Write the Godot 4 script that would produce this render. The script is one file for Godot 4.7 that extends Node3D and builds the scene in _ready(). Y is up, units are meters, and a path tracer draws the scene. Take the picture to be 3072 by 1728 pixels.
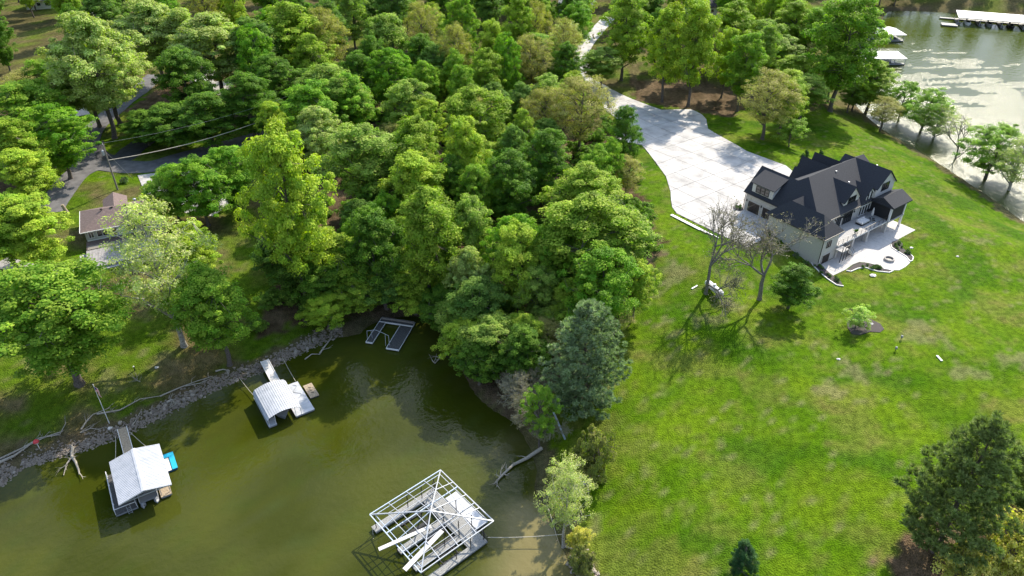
extends Node3D

# ---------------------------------------------------------------- camera model (photograph pixels, 3072 x 1728)
const FPX := 2200.0
const PITCH := 34.0
const CAM_H := 80.0
const SUN_AZ := 33.0     # shadows run towards the camera and to its left
const SUN_EL := 40.0

func ray(u: float, v: float) -> Vector3:
	var x := (u - 1536.0) / FPX
	var y := -(v - 864.0) / FPX
	var c := cos(deg_to_rad(PITCH))
	var s := sin(deg_to_rad(PITCH))
	return Vector3(x, y * c - s, -(c + y * s)).normalized()

func on_level(u: float, v: float, h: float) -> Vector3:
	var d := ray(u, v)
	return Vector3(0, CAM_H, 0) + d * ((CAM_H - h) / -d.y)

func on_ground(u: float, v: float) -> Vector3:
	var d := ray(u, v)
	var o := Vector3(0, CAM_H, 0)
	var lo := (CAM_H - 14.0) / -d.y
	var hi := (CAM_H + 3.0) / -d.y
	for k in 24:
		var m := (lo + hi) * 0.5
		var p := o + d * m
		if p.y > hgt(p.x, p.z):
			lo = m
		else:
			hi = m
	var q := o + d * ((lo + hi) * 0.5)
	q.y = hgt(q.x, q.z)
	return q

func to_pixel(p: Vector3) -> Vector2:
	var q := p - Vector3(0, CAM_H, 0)
	var c := cos(deg_to_rad(PITCH))
	var s := sin(deg_to_rad(PITCH))
	var depth := -q.z * c - q.y * s
	var y := q.y * c - q.z * s
	return Vector2(1536.0 + FPX * q.x / depth, 864.0 - FPX * y / depth)

# ---------------------------------------------------------------- mesh builder
class Mb:
	var v := PackedVector3Array()
	var n := PackedVector3Array()
	var c := PackedColorArray()
	var i := PackedInt32Array()
	func tri(a: Vector3, b: Vector3, d: Vector3, col := Color.WHITE) -> void:
		var nn := (a - d).cross(a - b).normalized()
		var s := v.size()
		v.append(a); v.append(b); v.append(d)
		n.append(nn); n.append(nn); n.append(nn)
		c.append(col); c.append(col); c.append(col)
		i.append(s); i.append(s + 1); i.append(s + 2)
	func face(pts: Array, hint: Vector3, col := Color.WHITE) -> void:
		var p := pts
		var nn: Vector3 = (p[0] - p[2]).cross(p[0] - p[1])
		if nn.length() < 1e-9 and p.size() > 3:
			nn = (p[0] - p[3]).cross(p[0] - p[2])
		nn = nn.normalized()
		if nn.dot(hint) < 0.0:
			p = pts.duplicate()
			p.reverse()
			nn = -nn
		var s := v.size()
		for q in p:
			v.append(q); n.append(nn); c.append(col)
		for k in range(1, p.size() - 1):
			i.append(s); i.append(s + k); i.append(s + k + 1)
	func hull(b: Array, t: Array, col := Color.WHITE) -> void:
		# a closed prism between two rings of equal count
		var mid := Vector3.ZERO
		for q in b: mid += q
		for q in t: mid += q
		mid /= float(b.size() + t.size())
		var cb := Vector3.ZERO
		for q in b: cb += q
		var ct := Vector3.ZERO
		for q in t: ct += q
		face(b, cb / b.size() - mid, col)
		face(t, ct / t.size() - mid, col)
		for k in b.size():
			var k2 := (k + 1) % b.size()
			var f := [b[k], b[k2], t[k2], t[k]]
			face(f, (f[0] + f[1] + f[2] + f[3]) * 0.25 - mid, col)
	func box(o: Vector3, s: Vector3, bs := Basis.IDENTITY, col := Color.WHITE) -> void:
		var h := s * 0.5
		var b := []
		var t := []
		for q in [[-1, -1], [1, -1], [1, 1], [-1, 1]]:
			b.append(o + bs * Vector3(h.x * q[0], -h.y, h.z * q[1]))
			t.append(o + bs * Vector3(h.x * q[0], h.y, h.z * q[1]))
		hull(b, t, col)
	func span(lo: Vector3, hi: Vector3, col := Color.WHITE) -> void:
		box((lo + hi) * 0.5, hi - lo, Basis.IDENTITY, col)
	func bar(p: Vector3, q: Vector3, w: float, h: float, col := Color.WHITE) -> void:
		var d := (q - p)
		var l := d.length()
		if l < 1e-4: return
		d /= l
		var side := d.cross(Vector3.UP)
		if side.length() < 0.01: side = Vector3.RIGHT
		side = side.normalized()
		var up := side.cross(d)
		box((p + q) * 0.5, Vector3(w, h, l), Basis(side, up, -d), col)
	func tube(p: Vector3, q: Vector3, r0: float, r1: float, seg := 6, col := Color.WHITE, caps := true) -> void:
		var d := (q - p).normalized()
		var a := d.cross(Vector3.UP if absf(d.y) < 0.95 else Vector3.RIGHT).normalized()
		var b := d.cross(a)
		var s := v.size()
		for k in seg:
			var an := TAU * k / seg
			var e := a * cos(an) + b * sin(an)
			v.append(p + e * r0); n.append(e); c.append(col)
			v.append(q + e * r1); n.append(e); c.append(col)
		for k in seg:
			var k0 := s + 2 * k
			var k1 := s + 2 * ((k + 1) % seg)
			i.append(k0); i.append(k0 + 1); i.append(k1)
			i.append(k1); i.append(k0 + 1); i.append(k1 + 1)
		if caps:
			var r := []
			var r2 := []
			for k in seg:
				var an2 := TAU * k / seg
				r.append(p + (a * cos(an2) + b * sin(an2)) * r0)
				r2.append(q + (a * cos(an2) + b * sin(an2)) * r1)
			face(r, -d, col)
			if r1 > 0.004: face(r2, d, col)
	func path(pts: Array, r0: float, r1: float, seg := 5, col := Color.WHITE) -> void:
		for k in pts.size() - 1:
			var f := float(k) / (pts.size() - 1)
			var g := float(k + 1) / (pts.size() - 1)
			tube(pts[k], pts[k + 1], lerpf(r0, r1, f), lerpf(r0, r1, g), seg, col, k == pts.size() - 2 or k == 0)
	func lathe(o: Vector3, prof: Array, seg := 12, col := Color.WHITE, axis := Vector3.UP) -> void:
		# prof: [radius, height] pairs
		var a := axis.cross(Vector3.RIGHT if absf(axis.x) < 0.9 else Vector3.FORWARD).normalized()
		var b := axis.cross(a)
		for k in prof.size() - 1:
			for m in seg:
				var a0 := TAU * m / seg
				var a1 := TAU * (m + 1) / seg
				var e0 := a * cos(a0) + b * sin(a0)
				var e1 := a * cos(a1) + b * sin(a1)
				var p0: Vector3 = o + axis * prof[k][1] + e0 * prof[k][0]
				var p1: Vector3 = o + axis * prof[k][1] + e1 * prof[k][0]
				var p2: Vector3 = o + axis * prof[k + 1][1] + e1 * prof[k + 1][0]
				var p3: Vector3 = o + axis * prof[k + 1][1] + e0 * prof[k + 1][0]
				var hint: Vector3 = e0 + e1 + axis * ((prof[k][0] - prof[k + 1][0]) * 2.0 / maxf(absf(prof[k + 1][1] - prof[k][1]), 0.01))
				if prof[k][0] < 0.001: face([p0, p2, p3], hint, col)
				elif prof[k + 1][0] < 0.001: face([p0, p1, p2], hint, col)
				else: face([p0, p1, p2, p3], hint, col)
	func slab(a: Vector3, b: Vector3, d: Vector3, e: Vector3, t: float, col := Color.WHITE) -> void:
		var nn := (b - a).cross(e - a).normalized()
		if nn.y < 0.0: nn = -nn
		hull([a - nn * t, b - nn * t, d - nn * t, e - nn * t], [a, b, d, e], col)
	func mesh() -> ArrayMesh:
		var a := []
		a.resize(Mesh.ARRAY_MAX)
		a[Mesh.ARRAY_VERTEX] = v
		a[Mesh.ARRAY_NORMAL] = n
		a[Mesh.ARRAY_COLOR] = c
		a[Mesh.ARRAY_INDEX] = i
		var m := ArrayMesh.new()
		m.add_surface_from_arrays(Mesh.PRIMITIVE_TRIANGLES, a)
		return m

var used := {}
func numbered(called: String) -> String:
	used[called] = used.get(called, -1) + 1
	return called if used[called] == 0 else "%s_%03d" % [called, used[called]]

func tag(o: Node, label: String, category: String, group := "") -> void:
	o.set_meta("label", label)
	o.set_meta("category", category)
	if group: o.set_meta("group", group)

func thing(called: String, label: String, category: String, where: Vector3, turn := 0.0, group := "") -> Node3D:
	var o := Node3D.new()
	o.name = numbered(called)
	add_child(o)
	o.position = where
	o.rotation_degrees.y = turn
	tag(o, label, category, group)
	return o

func part(parent: Node3D, called: String, mb, m: Material) -> MeshInstance3D:
	var o := MeshInstance3D.new()
	o.name = called
	o.mesh = mb if mb is Mesh else mb.mesh()
	o.material_override = m
	parent.add_child(o, true)
	return o

# a thing that is one mesh, built in world space: its origin is put at its base
func solo(called: String, mb: Mb, m: Material, label: String, category: String, group := "") -> MeshInstance3D:
	var lo := Vector3(1e9, 1e9, 1e9)
	var hi := -lo
	for p in mb.v:
		lo = lo.min(p); hi = hi.max(p)
	var o := Vector3((lo.x + hi.x) * 0.5, lo.y, (lo.z + hi.z) * 0.5)
	for k in mb.v.size(): mb.v[k] -= o
	var t := MeshInstance3D.new()
	t.name = numbered(called)
	t.mesh = mb.mesh()
	t.material_override = m
	add_child(t)
	t.position = o
	tag(t, label, category, group)
	return t

func struct(called: String, mb, m: Material) -> MeshInstance3D:
	var t := MeshInstance3D.new()
	t.name = numbered(called)
	if mb != null:
		t.mesh = mb if mb is Mesh else mb.mesh()
		t.material_override = m
	add_child(t)
	t.set_meta("kind", "structure")
	return t

# ---------------------------------------------------------------- materials
var M := {}

func noise_image(size: int, freq: float, oct: int, seed_: int, kind := FastNoiseLite.TYPE_SIMPLEX_SMOOTH) -> Image:
	var f := FastNoiseLite.new()
	f.noise_type = kind
	f.seed = seed_
	f.frequency = freq
	f.fractal_octaves = oct
	return f.get_seamless_image(size, size)

# a tileable colour texture: the noise picks between colours (linear)
func mottled(size: int, layers: Array, cols: Array) -> ImageTexture:
	var data := []
	for l in layers:
		data.append(noise_image(size, l[0], l[1], l[2]).get_data())
	var out := PackedByteArray()
	out.resize(size * size * 3)
	var lut := PackedByteArray()
	lut.resize(256 * 3)
	for k in 256:
		var t := k / 255.0 * (cols.size() - 1)
		var a: Color = cols[int(t)]
		var b: Color = cols[mini(int(t) + 1, cols.size() - 1)]
		var c := a.lerp(b, t - int(t)).linear_to_srgb()
		lut[k * 3] = int(clampf(c.r, 0, 1) * 255)
		lut[k * 3 + 1] = int(clampf(c.g, 0, 1) * 255)
		lut[k * 3 + 2] = int(clampf(c.b, 0, 1) * 255)
	for k in size * size:
		var s := 0.0
		for l in layers.size():
			s += (data[l][k] - 127.5) * layers[l][3]
		var j := clampi(int(127.5 + s), 0, 255) * 3
		out[k * 3] = lut[j]
		out[k * 3 + 1] = lut[j + 1]
		out[k * 3 + 2] = lut[j + 2]
	return ImageTexture.create_from_image(Image.create_from_data(size, size, false, Image.FORMAT_RGB8, out))

func mat(col: Color, rough := 0.8, metal := 0.0) -> StandardMaterial3D:
	var m := StandardMaterial3D.new()
	m.albedo_color = col.linear_to_srgb()
	m.roughness = rough
	m.metallic = metal
	m.vertex_color_use_as_albedo = true
	return m

func grainy(tex: Texture2D, scale_m: float, rough := 0.85, world := true) -> StandardMaterial3D:
	var m := StandardMaterial3D.new()
	m.albedo_texture = tex
	m.uv1_triplanar = true
	m.uv1_world_triplanar = world
	m.uv1_scale = Vector3.ONE / scale_m
	m.roughness = rough
	m.vertex_color_use_as_albedo = true
	return m

func bumpy(m: StandardMaterial3D, freq: float, oct: int, seed_: int, cm: float) -> StandardMaterial3D:
	m.heightmap_enabled = true
	m.heightmap_texture = ImageTexture.create_from_image(noise_image(512, freq, oct, seed_))
	m.heightmap_scale = cm
	return m

func make_materials() -> void:
	var w := Color.WHITE
	var fine := mottled(512, [[0.02, 3, 1, 1.0], [0.12, 3, 2, 1.4]], [Color(0.38, 0.40, 0.32), Color(0.72, 0.74, 0.66), Color(1.0, 0.98, 0.92)])
	M.ground = grainy(fine, 14.0, 0.95)
	M.ground = bumpy(M.ground, 0.09, 3, 5, 16.0)
	M.ground.metallic_specular = 0.15
	M.concrete = grainy(mottled(512, [[0.008, 4, 11, 1.2], [0.1, 3, 12, 0.5]], [Color(0.29, 0.28, 0.27), Color(0.43, 0.415, 0.40), Color(0.50, 0.485, 0.47)]), 21.0, 0.8)
	M.asphalt = grainy(mottled(512, [[0.01, 4, 21, 0.9], [0.2, 3, 22, 0.6]], [Color(0.075, 0.073, 0.078), Color(0.12, 0.117, 0.122), Color(0.17, 0.165, 0.17)]), 12.0, 0.9)
	M.new_asphalt = grainy(mottled(256, [[0.02, 4, 23, 0.9], [0.2, 3, 22, 0.6]], [Color(0.03, 0.03, 0.034), Color(0.048, 0.048, 0.052), Color(0.07, 0.07, 0.074)]), 8.0, 0.9)
	M.gravel = grainy(mottled(512, [[0.05, 3, 31, 0.8], [0.22, 2, 32, 1.1]], [Color(0.12, 0.11, 0.1), Color(0.33, 0.31, 0.29), Color(0.55, 0.53, 0.5)]), 4.0, 0.9)
	var bark := mottled(256, [[0.05, 4, 41, 1.3]], [Color(0.05, 0.042, 0.035), Color(0.12, 0.10, 0.085), Color(0.2, 0.175, 0.15)])
	M.bark = grainy(bark, 2.0, 0.95, false)
	M.pale_bark = grainy(mottled(256, [[0.03, 4, 42, 1.3]], [Color(0.16, 0.15, 0.12), Color(0.36, 0.34, 0.30), Color(0.56, 0.54, 0.49)]), 3.0, 0.9, false)
	M.drift = grainy(mottled(256, [[0.05, 4, 43, 1.1]], [Color(0.2, 0.17, 0.13), Color(0.36, 0.32, 0.26), Color(0.52, 0.48, 0.41)]), 1.5, 0.9)
	M.stone = grainy(mottled(256, [[0.05, 4, 44, 1.1]], [Color(0.16, 0.15, 0.14), Color(0.34, 0.32, 0.30), Color(0.55, 0.52, 0.49)]), 1.2, 0.9)
	M.shingle = grainy(mottled(512, [[0.02, 3, 51, 0.5], [0.25, 3, 52, 1.0]], [Color(0.010, 0.012, 0.016), Color(0.024, 0.027, 0.035), Color(0.055, 0.06, 0.072)]), 3.0, 0.88, false)
	M.brown_shingle = grainy(mottled(512, [[0.015, 4, 53, 0.8], [0.25, 3, 54, 0.7]], [Color(0.09, 0.063, 0.058), Color(0.15, 0.108, 0.1), Color(0.22, 0.165, 0.15)]), 4.0, 0.9, false)
	M.brick = grainy(mottled(512, [[0.02, 3, 55, 0.5], [0.2, 3, 56, 1.0]], [Color(0.40, 0.37, 0.34), Color(0.52, 0.49, 0.45), Color(0.62, 0.59, 0.55)]), 3.0, 0.9, false)
	M.siding = mat(Color(0.60, 0.58, 0.54), 0.7)
	M.patio_roof = grainy(mottled(256, [[0.02, 4, 69, 0.9]], [Color(0.24, 0.22, 0.21), Color(0.33, 0.31, 0.30), Color(0.42, 0.40, 0.39)]), 5.0, 0.55, false)
	M.maroon = mat(Color(0.12, 0.025, 0.02), 0.6)
	M.trim = mat(Color(0.74, 0.73, 0.71), 0.6)
	M.black = mat(Color(0.015, 0.015, 0.017), 0.5)
	M.dark_frame = mat(Color(0.022, 0.021, 0.021), 0.45)
	M.door_brown = mat(Color(0.035, 0.025, 0.02), 0.5)
	M.glass = mat(Color(0.012, 0.016, 0.018), 0.05)
	M.glass.metallic_specular = 0.8
	M.patio = grainy(mottled(512, [[0.01, 4, 57, 0.7], [0.15, 3, 58, 0.4]], [Color(0.40, 0.375, 0.355), Color(0.48, 0.455, 0.435), Color(0.54, 0.515, 0.495)]), 6.0, 0.8)
	M.deck = grainy(mottled(256, [[0.03, 4, 59, 1.0]], [Color(0.30, 0.29, 0.28), Color(0.37, 0.36, 0.35), Color(0.44, 0.43, 0.42)]), 2.0, 0.8)
	M.mulch = grainy(mottled(256, [[0.1, 3, 61, 1.3]], [Color(0.022, 0.018, 0.018), Color(0.06, 0.05, 0.048), Color(0.13, 0.11, 0.105)]), 2.0, 0.95)
	M.white_metal = grainy(mottled(512, [[0.008, 4, 62, 0.9], [0.08, 3, 63, 0.3]], [Color(0.38, 0.40, 0.43), Color(0.48, 0.50, 0.54), Color(0.55, 0.56, 0.59)]), 7.0, 0.42, false)
	M.galvanised = mat(Color(0.46, 0.48, 0.51), 0.4, 0.3)
	M.blue_steel = mat(Color(0.5, 0.58, 0.68), 0.45, 0.2)
	M.dark_deck = grainy(mottled(256, [[0.03, 4, 64, 1.1]], [Color(0.045, 0.044, 0.043), Color(0.085, 0.083, 0.08), Color(0.13, 0.125, 0.12)]), 2.0, 0.85)
	M.grey_deck = grainy(mottled(256, [[0.03, 4, 65, 1.0]], [Color(0.19, 0.19, 0.185), Color(0.27, 0.27, 0.26), Color(0.35, 0.35, 0.34)]), 2.5, 0.7)
	M.tan_wood = grainy(mottled(256, [[0.03, 4, 66, 1.2]], [Color(0.22, 0.165, 0.11), Color(0.36, 0.285, 0.2), Color(0.48, 0.40, 0.3)]), 2.0, 0.85)
	M.lumber = grainy(mottled(256, [[0.03, 4, 67, 1.0]], [Color(0.55, 0.51, 0.47), Color(0.66, 0.63, 0.59), Color(0.74, 0.71, 0.68)]), 2.0, 0.8)
	M.flotation = mat(Color(0.05, 0.05, 0.052), 0.7)
	M.rope = mat(Color(0.42, 0.39, 0.32), 0.9)
	M.blue_plastic = mat(Color(0.03, 0.42, 0.62), 0.35)
	M.dark_blue = mat(Color(0.02, 0.10, 0.22), 0.4)
	M.tank = mat(Color(0.78, 0.78, 0.79), 0.3)
	M.grey_wood = grainy(mottled(256, [[0.03, 4, 68, 1.0]], [Color(0.13, 0.115, 0.1), Color(0.21, 0.19, 0.165), Color(0.3, 0.275, 0.245)]), 2.0, 0.9)
	M.red = mat(Color(0.62, 0.05, 0.06), 0.5)
	M.white = mat(Color(0.76, 0.76, 0.75), 0.6)
	M.blue = mat(Color(0.03, 0.05, 0.2), 0.7)
	M.screen = mat(Color(0.02, 0.02, 0.021), 0.8)
	M.fabric = mat(Color(0.62, 0.60, 0.58), 0.9)
	M.gray = mat(Color(0.25, 0.26, 0.27), 0.6)
	M.wall_grey = mat(Color(0.46, 0.45, 0.42), 0.8)

func water_material(rough: float, ripple: float, tile: float) -> StandardMaterial3D:
	var m := StandardMaterial3D.new()
	m.vertex_color_use_as_albedo = true
	m.roughness = rough
	m.metallic_specular = 0.27
	var f := FastNoiseLite.new()
	f.noise_type = FastNoiseLite.TYPE_SIMPLEX_SMOOTH
	f.seed = 77
	f.frequency = 0.02
	f.fractal_octaves = 4
	f.fractal_gain = 0.55
	var im := f.get_seamless_image(1024, 1024)
	im.convert(Image.FORMAT_RGBA8)
	im.bump_map_to_normal_map(5.0)
	m.normal_enabled = true
	m.normal_texture = ImageTexture.create_from_image(im)
	m.normal_scale = ripple
	m.uv1_triplanar = true
	m.uv1_world_triplanar = true
	m.uv1_scale = Vector3.ONE / tile
	return m

# ---------------------------------------------------------------- sky: hazy blue with drifting cloud, bright round the sun
func make_sky() -> Sky:
	var w := 1024
	var h := 512
	var f := FastNoiseLite.new()
	f.seed = 5
	f.noise_type = FastNoiseLite.TYPE_SIMPLEX_SMOOTH
	f.frequency = 1.1
	f.fractal_octaves = 5
	var az := deg_to_rad(SUN_AZ)
	var el := deg_to_rad(SUN_EL)
	var sun := Vector3(sin(az) * cos(el), sin(el), -cos(az) * cos(el))
	var im := Image.create(w, h, false, Image.FORMAT_RGBF)
	for y in h:
		var polar := PI * (y + 0.5) / h
		for x in w:
			var a := TAU * (x + 0.5) / w
			var d := Vector3(sin(a) * sin(polar), cos(polar), -cos(a) * sin(polar))
			var up := maxf(d.y, 0.0)
			var c := Color(0.20, 0.36, 0.66).lerp(Color(0.66, 0.74, 0.84), pow(1.0 - up, 3.0))
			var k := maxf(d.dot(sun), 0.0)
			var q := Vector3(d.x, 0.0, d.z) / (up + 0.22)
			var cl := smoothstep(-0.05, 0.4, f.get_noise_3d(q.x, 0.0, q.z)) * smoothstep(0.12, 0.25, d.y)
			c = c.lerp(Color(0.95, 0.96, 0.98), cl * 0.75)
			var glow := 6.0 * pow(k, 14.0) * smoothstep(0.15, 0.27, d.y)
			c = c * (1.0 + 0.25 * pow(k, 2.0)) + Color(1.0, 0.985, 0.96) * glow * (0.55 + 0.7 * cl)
			if d.y < 0.0:
				c = Color(0.10, 0.12, 0.07)
			im.set_pixel(x, y, c)
	var m := PanoramaSkyMaterial.new()
	m.panorama = ImageTexture.create_from_image(im)
	var s := Sky.new()
	s.sky_material = m
	return s

# ---------------------------------------------------------------- land and water
const HOUSE_AT := Vector3(57.1, 6.5, -115.8)
const HOUSE_TURN := 36.0
const DRIVE_PX := [[1815, 330], [1865, 366], [1843, 386], [1851, 421], [1926, 435], [1966, 485], [1998, 529], [2012, 576], [2013, 600], [2017, 622], [2030, 640], [2240, 743], [2290, 717], [2340, 680], [2420, 600], [2386, 533], [2382, 517], [2358, 497], [2239, 453], [2124, 386], [2119, 358], [2106, 344], [2088, 334], [2072, 328], [2048, 328], [1986, 330], [1898, 298], [1819, 258], [1779, 238], [1752, 205], [1738, 215], [1760, 250], [1803, 302]]
var shores := []          # polygons of water, in metres (x, z)
var drive_poly := PackedVector2Array()
var woods := []
var bare_spots := []
var sdf := PackedFloat32Array()
const SX0 := -330.0
const SZ0 := -450.0
const SSTEP := 3.0
const SNX := 230
const SNZ := 185
var lump := FastNoiseLite.new()
var mott := FastNoiseLite.new()

func px_poly(a: Array, k := 1.0, lvl := 0.0) -> PackedVector2Array:
	var out := PackedVector2Array()
	for p in a:
		var q := on_level(p[0] * k, p[1] * k, lvl)
		out.append(Vector2(q.x, q.z))
	return out

func ground_poly(a: Array, k := 1.0) -> PackedVector2Array:
	var out := PackedVector2Array()
	for p in a:
		var q := on_ground(p[0] * k, p[1] * k)
		out.append(Vector2(q.x, q.z))
	return out

func make_sdf() -> void:
	lump.seed = 9
	lump.frequency = 0.03
	lump.fractal_octaves = 3
	mott.seed = 14
	mott.frequency = 0.05
	mott.fractal_octaves = 4
	var cove := px_poly([[0, 1225], [60, 1170], [150, 1150], [240, 1122], [320, 1092], [420, 1042], [520, 990], [590, 958], [660, 935], [720, 905], [790, 872], [830, 852], [868, 848], [905, 850], [925, 815], [1000, 800], [1060, 795], [1108, 812], [1122, 870], [1160, 930], [1190, 990], [1232, 1030], [1290, 1060], [1318, 1100], [1342, 1150], [1350, 1190], [1343, 1230], [1366, 1290], [1398, 1340], [1412, 1380], [1428, 1420], [1440, 1449]], 1.1925)
	cove.append_array(PackedVector2Array([Vector2(11, -45), Vector2(17, -30), Vector2(24, -8), Vector2(40, 60), Vector2(-300, 60), Vector2(-300, 10), Vector2(-140, -22), Vector2(-100, -45), Vector2(-82, -60)]))
	var lake := px_poly([[2576, 560], [2505, 505], [2440, 462], [2380, 422], [2300, 372], [2230, 332], [2190, 302], [2150, 262], [2130, 215], [2150, 150], [2180, 90], [2215, 55], [2235, 28], [2300, 27], [2390, 33], [2480, 40], [2576, 47]], 1.1925)
	lake.append_array(PackedVector2Array([Vector2(300, -330), Vector2(420, -330), Vector2(420, -60), Vector2(200, -60), Vector2(150, -115)]))
	shores = [cove, lake]
	sdf.resize(SNX * SNZ)
	for j in SNZ:
		for i in SNX:
			var p := Vector2(SX0 + i * SSTEP, SZ0 + j * SSTEP)
			var best := 1e9
			var inside := false
			for poly in shores:
				var m: int = poly.size()
				for k in m:
					var a: Vector2 = poly[k]
					var b: Vector2 = poly[(k + 1) % m]
					var ab := b - a
					var t := clampf((p - a).dot(ab) / ab.length_squared(), 0.0, 1.0)
					best = minf(best, (a + ab * t - p).length_squared())
				if Geometry2D.is_point_in_polygon(p, poly): inside = true
			sdf[j * SNX + i] = -sqrt(best) if inside else sqrt(best)

func shore_dist(x: float, z: float) -> float:
	var fx := clampf((x - SX0) / SSTEP, 0.0, SNX - 1.001)
	var fz := clampf((z - SZ0) / SSTEP, 0.0, SNZ - 1.001)
	var i := int(fx)
	var j := int(fz)
	fx -= i
	fz -= j
	var k := j * SNX + i
	return lerpf(lerpf(sdf[k], sdf[k + 1], fx), lerpf(sdf[k + SNX], sdf[k + SNX + 1], fx), fz)

func house_local(x: float, z: float) -> Vector2:
	var c := cos(deg_to_rad(HOUSE_TURN))
	var s := sin(deg_to_rad(HOUSE_TURN))
	var dx := x - HOUSE_AT.x
	var dz := z - HOUSE_AT.z
	return Vector2(dx * c - dz * s, dx * s + dz * c)

func hgt(x: float, z: float) -> float:
	var d := shore_dist(x, z)
	if d < 0.0:
		return maxf(d * 0.35, -2.0)
	var h := 0.7 * smoothstep(0.0, 2.2, d) + 7.8 * (1.0 - exp(-d / 30.0)) * smoothstep(0.0, 14.0, d)
	h += lump.get_noise_2d(x, z) * 0.8 * smoothstep(6.0, 40.0, d)
	# the level ground round the house, one storey lower on the lake side
	var q := house_local(x, z)
	var pad := lerpf(8.5, 6.5, smoothstep(-12.0, -1.0, q.y))
	var out := maxf(maxf(-16.0 - q.x, q.x - 31.0), maxf(-40.0 - q.y, q.y - 9.0))
	h = lerpf(pad, h, smoothstep(0.0, 16.0, out))
	return h

func drape(poly: PackedVector2Array, cell: float, turn: float, gap: float, lift: float, level := -1.0) -> Array:
	# cuts a polygon into cells of a turned grid; returns one Mb for each
	var rot := Transform2D(turn, Vector2.ZERO)
	var inv := rot.affine_inverse()
	var lp := PackedVector2Array()
	var lo := Vector2(1e9, 1e9)
	var hi := -lo
	for p in poly:
		var q := inv * p
		lp.append(q)
		lo = lo.min(q)
		hi = hi.max(q)
	var out := []
	var y := floorf(lo.y / cell) * cell
	while y < hi.y:
		var x := floorf(lo.x / cell) * cell
		while x < hi.x:
			var g := gap * 0.5
			var sq := PackedVector2Array([Vector2(x + g, y + g), Vector2(x + cell - g, y + g), Vector2(x + cell - g, y + cell - g), Vector2(x + g, y + cell - g)])
			for piece in Geometry2D.intersect_polygons(sq, lp):
				var ti := Geometry2D.triangulate_polygon(piece)
				if ti.is_empty(): continue
				var mb := Mb.new()
				var top := []
				for p in piece:
					var w: Vector2 = rot * p
					top.append(Vector3(w.x, (hgt(w.x, w.y) if level < 0.0 else level) + lift, w.y))
				for k in range(0, ti.size(), 3):
					mb.face([top[ti[k]], top[ti[k + 1]], top[ti[k + 2]]], Vector3.UP)
				for k in top.size():
					var a: Vector3 = top[k]
					var b: Vector3 = top[(k + 1) % top.size()]
					var dn := Vector3(0, -0.14, 0)
					var side := (b - a).cross(Vector3.UP)
					var mid := Vector3.ZERO
					for q in top: mid += q
					mid /= top.size()
					if side.dot((a + b) * 0.5 - mid) < 0.0: side = -side
					mb.face([a, b, b + dn, a + dn], side)
				out.append(mb)
			x += cell
		y += cell
	return out

func merge(list: Array) -> Mb:
	var r := Mb.new()
	for m in list:
		var s := r.v.size()
		r.v.append_array(m.v)
		r.n.append_array(m.n)
		r.c.append_array(m.c)
		for k in m.i: r.i.append(k + s)
	return r

func ground_colour(x: float, z: float, d: float) -> Color:
	var n1 := mott.get_noise_2d(x * 1.6, z * 1.6)
	var n2 := mott.get_noise_2d(x * 5.0 + 90.0, z * 5.0)
	var n3 := lump.get_noise_2d(x * 1.4 + 40.0, z * 2.2)
	var grass := Color(0.088, 0.182, 0.007).lerp(Color(0.140, 0.232, 0.011), clampf(0.5 + n1 * 1.4, 0.0, 1.0))
	var dry := Color(0.21, 0.20, 0.058)
	grass = grass.lerp(dry, clampf((n3 - 0.08) * 1.6, 0.0, 0.42) + clampf((n2 - 0.16) * 1.5, 0.0, 0.42))
	# darker green mowing bands painted into the grass colour, curving round the terrace
	var q := house_local(x, z) - Vector2(12.0, -4.0)
	var ring := q.length() + n1 * 5.0
	if x > 20.0 and z > -190.0:
		var band := smoothstep(0.0, 0.9, sin(ring * 0.33)) * clampf(0.75 + n3 * 2.0, 0.0, 1.0) * smoothstep(18.0, 24.0, ring)
		grass = grass.lerp(Color(0.055, 0.145, 0.005), band * 0.8)
	var litter := Color(0.10, 0.068, 0.042).lerp(Color(0.20, 0.142, 0.095), clampf(0.5 + n2 * 1.2 + n1 * 0.4, 0.0, 1.0))
	var p := Vector2(x + n2 * 3.0, z + n1 * 3.0)
	grass = grass.lerp(Color(0.25, 0.23, 0.12), clampf((mott.get_noise_2d(x * 17.0, z * 17.0 + 50.0) - 0.34) * 3.0, 0.0, 0.55))
	var wooded := 0.0
	for w in woods:
		if Geometry2D.is_point_in_polygon(p, w): wooded = 1.0
	if z < -206.0 + n1 * 10.0 and (x < 110.0 or z < -325.0):
		wooded = maxf(wooded, 0.8 if n3 < 0.12 else 0.25)
	# thin grass and bare patches under the trees of the left lawn
	if x < -20.0 and z > -150.0 and wooded < 0.5:
		wooded = clampf(0.25 + n1 * 1.1 + n3 * 1.2, 0.0, 0.75)
		grass = grass.lerp(Color(0.10, 0.135, 0.02), 0.35)
	var c := grass.lerp(litter, wooded)
	# worn and bare spots in the lawn
	for b in bare_spots:
		var e: float = Vector2(x - b.x, (z - b.z) * 1.4).length() + n2 * b.y * 1.6 + n1 * b.y
		if e < b.y: c = c.lerp(Color(0.30, 0.24, 0.16), clampf((b.y - e) / b.y * 2.0, 0.0, 0.42))
	# the muddy edge
	if d < 3.2 + n2 * 2.0:
		c = c.lerp(Color(0.15, 0.115, 0.078), 0.8)
	if d < 0.0:
		c = Color(0.09, 0.075, 0.04)
	return c

func grid_lines(lo: float, hi: float, a: float, b: float, fine: float, coarse: float) -> PackedFloat32Array:
	var out := PackedFloat32Array()
	var p := lo
	while p < hi:
		out.append(p)
		p += fine if p >= a and p < b else coarse
	out.append(hi)
	return out

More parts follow.
